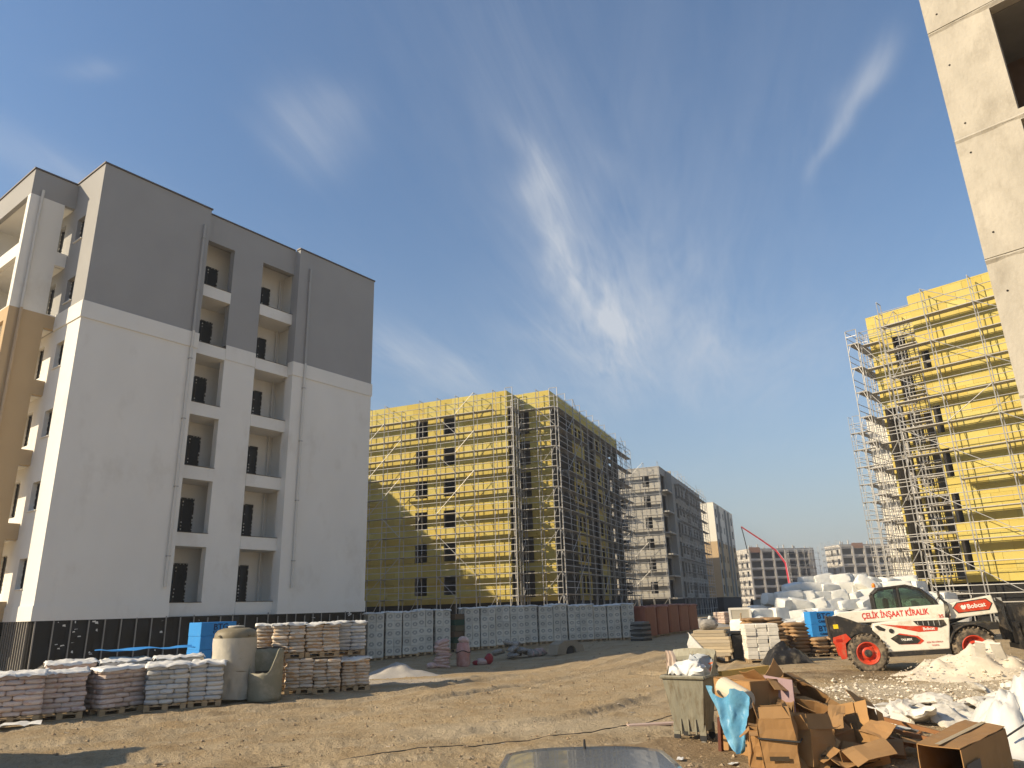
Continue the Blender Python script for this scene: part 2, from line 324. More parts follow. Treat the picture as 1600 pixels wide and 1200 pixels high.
def dirt_material():
    m = bpy.data.materials.new('site_dirt'); m.use_nodes = True; t = m.node_tree; N = t.nodes; K = t.links; b = N['Principled BSDF']
    b.inputs['Roughness'].default_value = .97; b.inputs['Specular IOR Level'].default_value = .1
    tcn = N.new('ShaderNodeTexCoord'); P = tcn.outputs['Object']
    def noise(sc, det=8, ro=.6, dis=0):
        n = N.new('ShaderNodeTexNoise'); n.inputs['Scale'].default_value = sc; n.inputs['Detail'].default_value = det; n.inputs['Roughness'].default_value = ro; n.inputs['Distortion'].default_value = dis; K.new(P, n.inputs['Vector']); return n.outputs[0]
    def mth(op, a, bb=None, cl=False):
        n = N.new('ShaderNodeMath'); n.operation = op; n.use_clamp = cl
        for i_, v in enumerate((a, bb)):
            if v is None: continue
            if isinstance(v, (int, float)): n.inputs[i_].default_value = v
            else: K.new(v, n.inputs[i_])
        return n.outputs[0]
    def mixc(f, a, bb):
        n = N.new('ShaderNodeMixRGB'); K.new(f, n.inputs[0])
        for i_, v in ((1, a), (2, bb)):
            if isinstance(v, tuple): n.inputs[i_].default_value = (*v, 1)
            else: K.new(v, n.inputs[i_])
        return n.outputs[0]
    sp = N.new('ShaderNodeSeparateXYZ'); K.new(P, sp.inputs[0]); px, py = sp.outputs[0], sp.outputs[1]
    def blob(cx, cy, rx, ry, ns, amp=1.0):
        a = mth('DIVIDE', mth('SUBTRACT', px, cx), rx); c = mth('DIVIDE', mth('SUBTRACT', py, cy), ry)
        q = mth('ADD', mth('MULTIPLY', a, a), mth('MULTIPLY', c, c))
        g = mth('SUBTRACT', mth('SUBTRACT', 1.5, q), mth('MULTIPLY', ns, 1.3))
        return mth('MULTIPLY', mth('MINIMUM', mth('MAXIMUM', mth('MULTIPLY', g, 1.6), 0), 1), amp)
    big = noise(.22, 6); mid = noise(1.4, 9, .65, .4); fin = noise(9, 8, .7); gr = noise(42, 4, .7)
    c0 = mixc(mth('SUBTRACT', mth('MULTIPLY', big, 3.2), 1.1, True), (.46,.34,.195), (.355,.25,.135))
    c1 = mixc(mth('SUBTRACT', mth('MULTIPLY', mid, 2.6), .95, True), c0, (.50,.405,.27))
    c1 = mixc(blob(9.5, 20.3, 5.0, 1.7, mid, .75), c1, (.17,.118,.066))        # moist churned soil at the wheels
    c1 = mixc(blob(2.8, 10.8, 2.6, 1.7, mid, .55), c1, (.22,.145,.08))         # darker earth round the waste bin
    c1 = mixc(blob(0.5, 13.3, 3.4, 1.2, mid, .55), c1, (.55,.465,.33))          # pale dust fan
    c1 = mixc(blob(9.5, 17.0, 3.4, 2.2, mid, .8), c1, (.62,.54,.41))            # spilt white powder
    c1 = mixc(blob(-3.8, 23.0, 2.5, 1.6, mid, .6), c1, (.52,.48,.42))
    at = N.new('ShaderNodeAttribute'); at.attribute_name = 'track'
    c1 = mixc(mth('MULTIPLY', mth('MULTIPLY', at.outputs['Fac'], mid), 1.3, True), c1, (.50,.405,.275))          # wheel tracks ground to pale dust
    v = mth('ADD', mth('MULTIPLY', fin, .5), mth('ADD', mth('MULTIPLY', gr, .75), .37))
    sc_ = N.new('ShaderNodeVectorMath'); sc_.operation = 'SCALE'; K.new(c1, sc_.inputs[0]); K.new(v, sc_.inputs['Scale']); K.new(sc_.outputs[0], b.inputs['Base Color'])
    hh = mth('ADD', mth('MULTIPLY', fin, .8), mth('ADD', mth('MULTIPLY', gr, .45), mth('MULTIPLY', noise(17, 5, .6), .7)))
    bp = N.new('ShaderNodeBump'); bp.inputs['Strength'].default_value = 1.0; bp.inputs['Distance'].default_value = .09; K.new(hh, bp.inputs['Height']); K.new(bp.outputs[0], b.inputs['Normal'])
    return m
m_dirt = dirt_material()
gm = npmesh('ground', Vg, Fg, m_dirt, True)
trk = np.zeros(X.shape)
for pts, w, d in TRACKS: trk = np.maximum(trk, np.exp(-(seg_dist(X, Y, smooth_poly(pts, 4))[0]/(w*1.2))**2))
ta = gm.attributes.new('track', 'FLOAT', 'POINT'); ta.data.foreach_set('value', (trk*np.clip(1.2-Rr/60, 0, 1)).astype(np.float32).ravel())
tag(ob('ground', gm), kind='structure')
# loose stones and clods (nobody could count them)
def scatter(name, pts, sizes, material, label, cat, flat=.65, seed=3):
    rg = np.random.default_rng(seed); oct_v = np.array([(1,0,0),(-1,0,0),(0,1,0),(0,-1,0),(0,0,1),(0,0,-1)], float)
    of = np.array([(0,2,4),(2,1,4),(1,3,4),(3,0,4),(2,0,5),(1,2,5),(3,1,5),(0,3,5)])
    n = len(pts); V = oct_v[None]*(1+rg.uniform(-.35, .35, (n, 6, 3))) * np.array(sizes)[:, None, None]
    V[..., 2] *= flat; a = rg.uniform(0, 6.28, n); ca, sa = np.cos(a)[:, None], np.sin(a)[:, None]
    x = V[..., 0]*ca-V[..., 1]*sa; y = V[..., 0]*sa+V[..., 1]*ca
    V = np.stack([x, y, V[..., 2]], -1) + np.asarray(pts)[:, None, :]
    F = (of[None]+(np.arange(n)*6)[:, None, None]).reshape(-1, 3)
    return tag(ob(name, npmesh(name, V.reshape(-1, 3), F, material)), label, cat, kind='stuff')
def clod_points(n, seed):
    rg = np.random.default_rng(seed); r = 8.5*np.exp(rg.uniform(0, 1, n)**1.25*math.log(5.2)); a = np.radians(rg.uniform(-41, 41, n))
    x = r*np.sin(a); y = r*np.cos(a); k = vnoise(x*.8, y*.8, 21) > rg.uniform(.25, .75, n); x, y, r = x[k], y[k], r[k]
    s = .006+.022*rg.uniform(0, 1, len(x))**6*(1+r/30)+.003*r/10
    return np.stack([x, y, ground_h(x, y)+s*.2], -1), s
pts, sz = clod_points(15000, 5)
m_clod = mat('dry_clods', (.25,.175,.10), .97, var=.2, vscale=5, rnd=.3, hue=(.36,.285,.19))
rgl_ = np.random.default_rng(77); nl = 700; r_ = 9*np.exp(rgl_.uniform(0, 1, nl)*1.4); a_ = np.radians(rgl_.uniform(-38, 40, nl)); lx, ly = r_*np.sin(a_), r_*np.cos(a_)
ls_ = .012+.05*rgl_.uniform(0, 1, nl)**5
scatter('ground_litter', np.stack([lx, ly, ground_h(lx, ly)+.006], -1), ls_, mat('pale_scraps', (.58,.52,.42), .85, rnd=.35, hue=(.40,.29,.18)), 'tiny paper, foam and wood scraps trodden into the dirt', 'litter', flat=.12, seed=9)
scatter('loose_stones', pts, sz, m_clod, 'small stones and dry clods strewn over the brown dirt', 'stones')
# ---------------- wall building blocks ----------------
def gwall(mb, O, u, n, Lu, z0, z1, ops, th):
    """wall standing on O, running along u, facing n, with real rectangular openings (u0,u1,za,zb)"""
    O = Vector(O); u = Vector(u); n = Vector(n)
    us = sorted({0, Lu, *[max(0, min(Lu, q)) for o in ops for q in o[:2]]}); zs = sorted({z0, z1, *[max(z0, min(z1, q)) for o in ops for q in o[2:4]]})
    def hole(a, b):
        return any(o[0]-1e-6 <= a <= o[1]+1e-6 and o[2]-1e-6 <= b <= o[3]+1e-6 for o in ops)
    nu, nz = len(us)-1, len(zs)-1
    S = [[not hole((us[i]+us[i+1])/2, (zs[j]+zs[j+1])/2) for j in range(nz)] for i in range(nu)]
    P = lambda a, z, d: O+u*a+Vector((0, 0, z))-n*d
    for i in range(nu):
        for j in range(nz):
            if not S[i][j]: continue
            a, b, c, d = us[i], us[i+1], zs[j], zs[j+1]
            mb.add([P(a,c,0), P(b,c,0), P(b,d,0), P(a,d,0)], [(0,1,2,3)]); mb.add([P(a,c,th), P(a,d,th), P(b,d,th), P(b,c,th)], [(0,1,2,3)])
            for di, dj, e in ((-1,0,((a,c),(a,d))), (1,0,((b,d),(b,c))), (0,-1,((b,c),(a,c))), (0,1,((a,d),(b,d)))):
                ii, jj = i+di, j+dj
                if 0 <= ii < nu and 0 <= jj < nz and S[ii][jj]: continue
                (p1, q1), (p2, q2) = e
                mb.add([P(p1,q1,0), P(p2,q2,0), P(p2,q2,th), P(p1,q1,th)], [(0,1,2,3)])
def rm(n):   # rotation about z so that local -y points along horizontal normal n
    return math.atan2(n[0], -n[1])
_cache = {}
def window_unit(parent, O, n, w, h, name='window', dots=True, muntin=1, inset=.0):
    """framed window or glazed door; origin at lower middle, facing n: frame part with pane, protective foam dots as sub-parts"""
    key = (round(w, 2), round(h, 2), name, muntin)
    if key not in _cache:
        f = MB(); t = .06
        f.box(-w/2, -w/2+t, 0, .07, 0, h); f.box(w/2-t, w/2, 0, .07, 0, h); f.box(-w/2+t, w/2-t, 0, .07, 0, t); f.box(-w/2+t, w/2-t, 0, .07, h-t, h)
        for k in range(muntin):
            x = -w/2+w*(k+1)/(muntin+1); f.box(x-.03, x+.03, .002, .068, t, h-t)
        g = MB(); g.box(-w/2+t, w/2-t, .03, .045, t, h-t)
        d = MB()
        for k in range(int(h/.16)):
            for x in (-w/2+.03, w/2-.03):
                q = .014+.02*random.random(); z = .1+k*.16+random.uniform(-.03, .03)
                if random.random() < .75 and z < h-.05: d.box(x-q, x+q, -.02, -.002, z-q*1.5, z+q*1.5)
            if muntin and random.random() < .6:
                x = -w/2+w/(muntin+1); q = .013+.015*random.random(); z = .1+k*.16
                if z < h-.05: d.box(x-q, x+q, -.02, -.002, z-q*1.4, z+q*1.4)
        for k in range(int(w/.16)):
            q = .014+.015*random.random(); x = -w/2+.1+k*.16
            if random.random() < .7: d.box(x-q*1.4, x+q*1.4, -.02, -.002, h-.045, h-.045+q*1.6)
        _cache[key] = (f.mesh(name, m_frame), g.mesh('pane', m_pane), d.mesh('foam_strip', m_foam))
    a, b, c = _cache[key]
    o = ob(name, a, parent, O, (0, 0, rm(n))); ob('pane', b, o)
    if dots: tag(ob('foam_strip', c, o), kind='stuff')
    return o

# ---------------- finished grey and white block on the left ----------------
FH = 3.015; AS = .945
def finished_block(loc, rz, label, depth=21.0, detail=True):
    T = thing('apartment_block', label, 'building', loc, rz); T.scale = (AS, AS, AS)
    Z0, ZB0, ZB1, ZT = 2.03, 14.12, 14.87, 21.56; W1 = 16.06; SB = .42
    sill = [2.6+FH*k for k in range(6)]
    # -- front (faces -y): left part, set-back middle, right part
    for nm, m, za, zb in (('lower_wall', m_white, Z0, ZB0+.02), ('upper_wall', m_grey, ZB1-.02, ZT)):
        mb = MB()
        def inz(lst): return [o for o in lst if o[3] > za+.01 and o[2] < zb-.01]
        gwall(mb, (0,0,0), (1,0,0), (0,-1,0), 5.15, za, zb, [], .25)
        gwall(mb, (10.55,0,0), (1,0,0), (0,-1,0), W1-10.55, za, zb, [], .25)
        mb.box(10.55, 10.8, .25, SB+.2, za, zb)                           # step back side, right part
        gwall(mb, (6.85,SB,0), (1,0,0), (0,-1,0), 1.7, za, zb, [], .38)    # pier between balconies
        # left face with windows (faces -x)
        wins = [(1.30, 2.05, 3.2+FH*k, 4.36+FH*k) for k in range(6)] + [(3.35, 4.25, 3.1+FH*k, 4.6+FH*k) for k in range(6)]
        gwall(mb, (0,.25,0), (0,1,0), (-1,0,0), depth-.25, za, zb, inz([(a-.25, b-.25, c, d) for a, b, c, d in wins]), .25)
        mb.box(W1-.25, W1, .25, depth, za, zb); mb.box(.25, W1-.25, depth-.25, depth, za, zb)
        if m is m_grey: mb.box(5.15, 6.85, SB, SB+.25, 20.1, ZT); mb.box(8.55, 10.55, SB, SB+.25, 20.1, ZT)          # wall above the top balconies
        mb.build(nm, m, T)
    mb = MB(); mb.box(4.93, 11.2, 1.9, 2.1, Z0, ZT-.5); mb.build('balcony_back_wall', m_white, T)
    for xa, xb in ((4.73, 4.93), (7.7, 7.85), (10.9, 11.1)):
        mb = MB(); mb.box(xa, xb, SB+.39 if xa != 10.9 else SB+.21, 1.9, Z0, 20.4); mb.build('balcony_side_wall', m_white, T)
    # slabs and white spandrels of the recessed balconies
    for k in range(6):
        for a, b in ((5.15, 6.85), (8.55, 10.55)):
            z = sill[k]; s = MB(); s.box(a, b, SB-.03, SB+.14, z-.6 if k else Z0, z); s.build('balcony_spandrel', m_white, T)
            s = MB(); s.box(4.94 if a < 6 else 7.86, 7.69 if a < 6 else 10.89, SB+.385, 1.9, z-.595 if k else Z0+.01, z-.3); s.box(a+.002, b-.002, SB+.14, SB+.385, z-.595 if k else Z0+.01, z-.3); s.build('balcony_slab', m_white, T)
            c = MB(); c.box(a-.0, b+.0, SB-.05, SB+.16, z, z+.025); c.build('sill', m_cap, T)
            if detail:
                w = 1.12 if a < 6 else .95
                window_unit(T, (6.28 if a < 6 else 9.55, 1.83, z-.28), (0,-1,0), w, 2.05, 'balcony_door')
        if detail:
            p = MB(); p.tube((10.57, 1.7, sill[k]-.3), (10.57, 1.7, sill[k]+2.4), .05, 8); p.build('drain_pipe', m_pipe, T)
            if k in (0, 2, 3, 4, 5):
                p = MB(); x = 7.25; z = sill[k]; q = random.uniform(-.1, .1)
                p.path([(x, 1.2, z+1.5), (x-.05, 1.15, z+1.1), (x-.12+q, 1.1, z+.75), (x-.03, 1.15, z+.55), (x-.05+q, 1.2, z+.25)], .022, 5); p.build('loose_cable', m_pipe, T)
    # plaster band and base band, proud of the wall
    for za, zb, pr, nm in ((ZB0, ZB1, .05, 'plaster_band'), (Z0-.02, 2.56, .035, 'base_band')):
        b = MB(); b.box(-pr, 5.15+pr*.6, -pr, .0, za, zb); b.box(10.55-pr*.6, W1+pr, -pr, 0, za, zb); b.box(-pr, 0, 0, 2.62, za, zb); b.box(10.55-pr, 10.55, 0, SB, za, zb)
        if nm == 'plaster_band': b.box(6.86, 8.54, SB-.03, SB, za-.002, zb+.002)
        b.build(nm, m_white, T)
    # roof slab, parapet caps
    b = MB(); b.box(.25, W1-.25, .95, depth-.25, 20.7, 20.9); b.build('roof_slab', m_conc, T)
    b = MB()
    b.box(-.05, 5.2, -.05, .3, ZT, ZT+.07); b.box(5.2, 10.5, SB-.05, SB+.3, ZT, ZT+.065); b.box(10.5, W1+.05, -.05, .3, ZT, ZT+.07)
    b.box(-.05, .3, .3, depth, ZT, ZT+.068); b.box(W1-.3, W1+.05, .3, depth, ZT, ZT+.068); b.build('parapet_cap', m_cap, T)
    # rain pipes with brackets
    for x in (4.84, 11.25):
        p = MB(); p.tube((x, -.09, 3.25), (x, -.09, 14.1), .062, 10); p.tube((x, -.12, 14.1), (x, -.12, 14.9), .062, 10)
        o = p.build('rain_pipe', m_pipe, T)
        p = MB(); p.tube((x, -.09, 14.9), (x, -.09, 20.55), .062, 10); p.build('rain_pipe', m_gpipe, T)
        for z in (4.5, 7.5, 10.6, 13.5, 17, 19.8):
            c = MB(); c.box(x-.075, x+.075, -.165, 0, z, z+.04); c.build('pipe_bracket', m_gpipe, T)
    # windows of the left face
    for k in range(6):
        z = 3.2+FH*k
        window_unit(T, (.17, 1.675, z), (-1,0,0), .75, 1.16, 'window'); window_unit(T, (.17, 3.8, z-.1), (-1,0,0), .9, 1.5, 'window')
        s = MB(); s.box(-.06, .17, 1.26, 2.09, z-.03, z+.005); s.build('sill', m_white, T)
    # balcony tower on the left: pier, spandrels, slabs
    for nm, m, za, zb in (('tower_lower_wall', m_beige, Z0, 14.79), ('tower_upper_wall', m_white, 14.79, 20.22), ('tower_top_wall', m_grey, 20.22, ZT-.1)):
        mb = MB(); ops = [(1.39, 1.819, 2.78+FH*k, 5.15+FH*k) for k in range(6)]
        gwall(mb, (-1.82, 2.63, 0), (1,0,0), (0,-1,0), 1.82-.003, za, zb, [o for o in ops if o[3] > za and o[2] < zb and zb < 21], .2)
        ops = [(.14, 4.3, 2.78+FH*k, 5.15+FH*k) for k in range(6)]
        gwall(mb, (-1.82, 2.83, 0), (0,1,0), (-1,0,0), 4.6, za, zb, [o for o in ops if o[3] > za and o[2] < zb and zb < 21], .18)
        mb.box(-1.82, -.004, 7.43, 7.63, za, zb); mb.build(nm, m, T)
    for k in range(7):
        s = MB(); s.box(-1.64, -.004, 2.83, 7.43, 2.1+FH*k, 2.35+FH*k); s.build('tower_slab', m_white, T)
    b = MB(); b.box(-1.87, -.05, 2.58, 2.9, ZT-.1, ZT-.03); b.box(-1.87, -1.55, 2.9, 7.68, ZT-.1, ZT-.032); b.build('parapet_cap', m_cap, T)
    for x, m, za, zb in ((-1.40, m_pipe, 14.8, 20.5), (-1.40, mat('beige_pipe', (.45,.34,.22), .5), 3.0, 14.8)):
        p = MB(); p.tube((x, 2.53, za), (x, 2.53, zb), .06, 10); p.build('rain_pipe', m, T)
    # basement: black membrane with steel battens
    b = MB(); b.box(.06, W1-.06, .07, .3, -.3, Z0-.021); b.box(.06, .3, .3, depth, -.3, Z0-.021); b.box(-1.7, .06, 2.8, 3.0, -.3, Z0-.021); b.box(-1.7, -1.5, 3.0, 7.5, -.3, Z0-.021)
    b.box(W1-.3, W1-.06, .3, depth, -.3, Z0-.021); b.box(.3, W1-.3, depth-.3, depth-.05, -.3, Z0-.021)
    b.build('basement_membrane', m_membrane, T)
    if detail:
        # loose flaps of the membrane, hanging with folds
        for q in range(15):
            x0 = .2+q*1.05; fl = MB(); fl.smooth = True; ph = random.uniform(0, 6)
            fl.grid(lambda a, c: (x0+a*1.04, .045-.028*math.sin(a*9+ph+c*3)*(.3+c)-.02*math.sin(c*11+ph), 2.0-c*(1.95+.1*math.sin(a*5+ph))), 10, 8)
            fl.build('membrane_sheet', m_membrane, T, fix=False)
        x = .12
        while x < W1-.1:
            t = MB(); dx = random.uniform(-.03, .03); t.box(x, x+.045, -.055, -.02, -.15, 2.0, Matrix.Shear('XZ', 4, (0, 0)) if False else None); o = t.build('batten', m_batten, T); o.rotation_euler = (0, dx*.4, 0)
            x += .62 if x < 10 else .52
        y = .25
        while y < 2.6:
            t = MB(); t.box(-.03, .01, y, y+.04, -.15, 2.0); t.build('batten', m_batten, T); y += .22
        sc = MB(); sc.smooth = False
        for q in range(64):
            x = random.choice([1.0, 1.5, 4.9, 8.5, 12.6, 2.2, 6.5, 14.9])+random.gauss(0, .10); z = random.uniform(.3, 1.98); y = -.06; w = random.uniform(.02, .16); h = random.uniform(.01, .09)
            sc.add([(x, y, z), (x+w, y-.02, z+random.uniform(-.04, .04)), (x+w*.8, y-.01, z+h), (x+w*.1, y, z+h*.8)], [(0,1,2,3)])
        tag(sc.build('membrane_scraps', m_foam, T), 'torn white shreds stapled to the black membrane', kind='stuff')
    return T
AS_LOC = lambda p: (p[0]*AS, p[1]*AS, EYE.z*(1-AS)+p[2]*AS)
BA = ((-17.93, 27.46, 0), rad(53.42))
finished_block(AS_LOC(BA[0]), BA[1], 'finished six storey block with grey top, white lower walls and recessed balconies')
e1 = Vector((math.cos(BA[1]), math.sin(BA[1]), 0)); e2 = Vector((-math.sin(BA[1]), math.cos(BA[1]), 0))
P2 = Vector(BA[0]) + e1*12.2 + e2*30.7
finished_block(AS_LOC(P2), BA[1], 'neighbouring block hidden behind the finished grey and white block', detail=False)
# ---------------- scaffolding ----------------
_scm = {}
def sc_mesh(kind, a, b=0, th=1.0):
    key = (kind, round(a, 3), round(b, 3), th)
    if key in _scm: return _scm[key]
    m = MB(); r = .024*th
    if kind == 'frame':        # portal frame: two standards, transom, knee braces (a = height, b = depth)
        m.tube((0, 0, 0), (0, 0, a), r, 5); m.tube((0, -b, 0), (0, -b, a), r, 5)
        m.tube((0, 0, a-.08), (0, -b, a-.08), r*.9, 5); m.tube((0, 0, a*.62), (0, -b*.30, a-.08), r*.6, 4); m.tube((0, -b, a*.62), (0, -b*.70, a-.08), r*.6, 4)
    elif kind == 'deck':       # pair of hollow steel boards with turned down edges (a = bay, b = depth)
        m.box(.02, a-.02, -b+.03, -b*.52, -.055, 0); m.box(.02, a-.02, -b*.48, -.03, -.055, 0)
    elif kind == 'rail': m.tube((0, 0, 0), (a, 0, 0), r*.8, 5)
    elif kind == 'brace': m.tube((0, 0, 0), (a, 0, b), r*.75, 5)
    elif kind == 'gate':       # guard frame over the roof
        m.tube((0, 0, 0), (0, 0, a), r*.9, 5); m.tube((0, -b, 0), (0, -b, a), r*.9, 5); m.tube((0, 0, a), (0, -b, a), r*.9, 5); m.tube((0, 0, a*.55), (0, -b, a*.55), r*.7, 4)
    elif kind == 'base': m.box(-.07, .07, -.07, .07, 0, .015); m.tube((0, 0, .015), (0, 0, .2), .018, 5)
    me = m.mesh({'frame': 'scaffold_frame', 'deck': 'deck_board', 'rail': 'guardrail', 'brace': 'diagonal_brace', 'gate': 'guard_frame', 'base': 'base_jack'}[kind], m_deck if kind == 'deck' else m_steel)
    _scm[key] = me; return me
def scaffold(label, loc, rz, length, decks, h, off=.30, dep=.75, bay=2.5, gates=True, brace_every=2, rails=2, skip=None, th=1.45, ground=0., inner=False, seed=1):
    """frame scaffold along local +x; the wall is the plane y=0 and the outside is -y; decks: list of heights"""
    rg = random.Random(seed); T = thing('scaffold', label, 'scaffold', loc, rz); nb = max(1, round(length/bay)); bl = length/nb
    zs = list(decks); lev = [ground]+zs
    for i in range(nb+1):
        x = i*bl
        for j in range(len(lev)):
            a = lev[j]; top = lev[j+1] if j+1 < len(lev) else a+h*.98
            if skip and (skip(max(0, i-1), j, x) and skip(i, j, x)): continue
            kd = 'frame' if j+1 < len(lev) else ('gate' if gates else None)
            if kd: ob('scaffold_frame' if kd == 'frame' else 'guard_frame', sc_mesh(kd, (top-a) if kd == 'frame' else h*rg.choice((.55, .98, .98)), dep, th), T, (x, -off, a))
    for j, z in enumerate(zs):
        for i in range(nb):
            x = i*bl
            if skip and skip(i, j+1, x): continue
            if rg.random() < .985: ob('deck_board', sc_mesh('deck', bl, dep), T, (x, -off, z))
            for q in range(rails): ob('guardrail', sc_mesh('rail', bl, 0, th), T, (x, -off-dep+.02, z+.5*(q+1)))
            if inner: ob('guardrail', sc_mesh('rail', bl, 0, th), T, (x, -off-.02, z+.9))
            if (i + 2*(j % 2)) % (2*brace_every) == (0 if (j//1) % 2 else 1):
                hh = (zs[j+1]-z) if j+1 < len(zs) else h
                if rg.random() < .5: ob('diagonal_brace', sc_mesh('brace', bl, hh, th), T, (x, -off-dep-.03, z))
                else: ob('diagonal_brace', sc_mesh('brace', bl, -hh, th), T, (x, -off-dep-.03, z+hh))
    if ground < .3:
        for i in range(nb):
            x = i*bl; ob('guardrail', sc_mesh('rail', bl, 0, th), T, (x, -off-dep+.02, ground+.95))
            if i % 2: ob('diagonal_brace', sc_mesh('brace', bl, zs[0]-ground, th), T, (x, -off-dep-.03, ground))
    return T
# ---------------- insulation boards ----------------
def collect_boards(out, O, u, n, Lu, z0, z1, ops, seed, bw=1.2, bh=.6, proud=.06):
    """running-bond boards clipped round the openings; out gets (corner, u, n, width, height)"""
    rg = random.Random(seed); O = Vector(O); u = Vector(u); n = Vector(n); z = z0; row = 0
    while z < z1-.02:
        h = min(bh, z1-z); cuts = sorted({z, z+h, *[q for o in ops for q in o[2:4] if z+.02 < q < z+h-.02]})
        x = -bw*(.5 if row % 2 else 0)-rg.uniform(0, .2)
        while x < Lu:
            a, b = max(0, x), min(Lu, x+bw)
            if b-a > .03:
                for za, zb in zip(cuts[:-1], cuts[1:]):
                    zm = (za+zb)/2; iv = [(a, b)]
                    for o in ops:
                        if o[2] < zm < o[3]:
                            nv = []
                            for p, q in iv:
                                if o[0] > p: nv.append((p, min(q, o[0])))
                                if o[1] < q: nv.append((max(p, o[1]), q))
                            iv = [w for w in nv if w[1]-w[0] > .03]
                    for p, q in iv: out.append((O+u*p+Vector((0, 0, za))+n*(rg.uniform(0, .012)), u, n, q-p, zb-za))
            x += bw
        z += h; row += 1
def place_boards(T, boards, campos, limit=300, proud=.06, m=None):
    m = m or m_wool; boards.sort(key=lambda b: -(b[3]*b[4])/((b[0]-campos).length**2)*(1 if (campos-b[0]).dot(b[2]) > 0 else 0))
    cache = {}
    def geom(mb, w, h, mtx=None): mb.bbox(.004, w-.004, -proud, -.002, .004, h-.004, .006, mtx)
    rest = MB()
    for k, (c, u, n, w, h) in enumerate(boards):
        rz = math.atan2(u.y, u.x); flip = (Vector((-u.y, u.x, 0)).dot(n) > 0)
        if flip: c = c + u*w; rz += math.pi
        if k < limit:
            key = (round(w, 2), round(h, 2))
            if key not in cache:
                mb = MB(); geom(mb, w, h); cache[key] = mb.mesh('insulation_board', m)
            ob('insulation_board', cache[key], T, c, (0, 0, rz))
        else: geom(rest, w, h, Matrix.Translation(c) @ Matrix.Rotation(rz, 4, 'Z'))
    if rest.v: tag(rest.build('insulation_boards', m, T), kind='stuff')
def local_cam(loc, rz): return Matrix.Rotation(-rz, 4, 'Z') @ (EYE-Vector(loc))

m_darkc = mat('unlined_shade_dark_wall', (.07,.064,.05), .92, var=.25, vscale=1.1, bump=.3, bscale=22)  # bare wall, its colour lowered further to deepen the shaded side
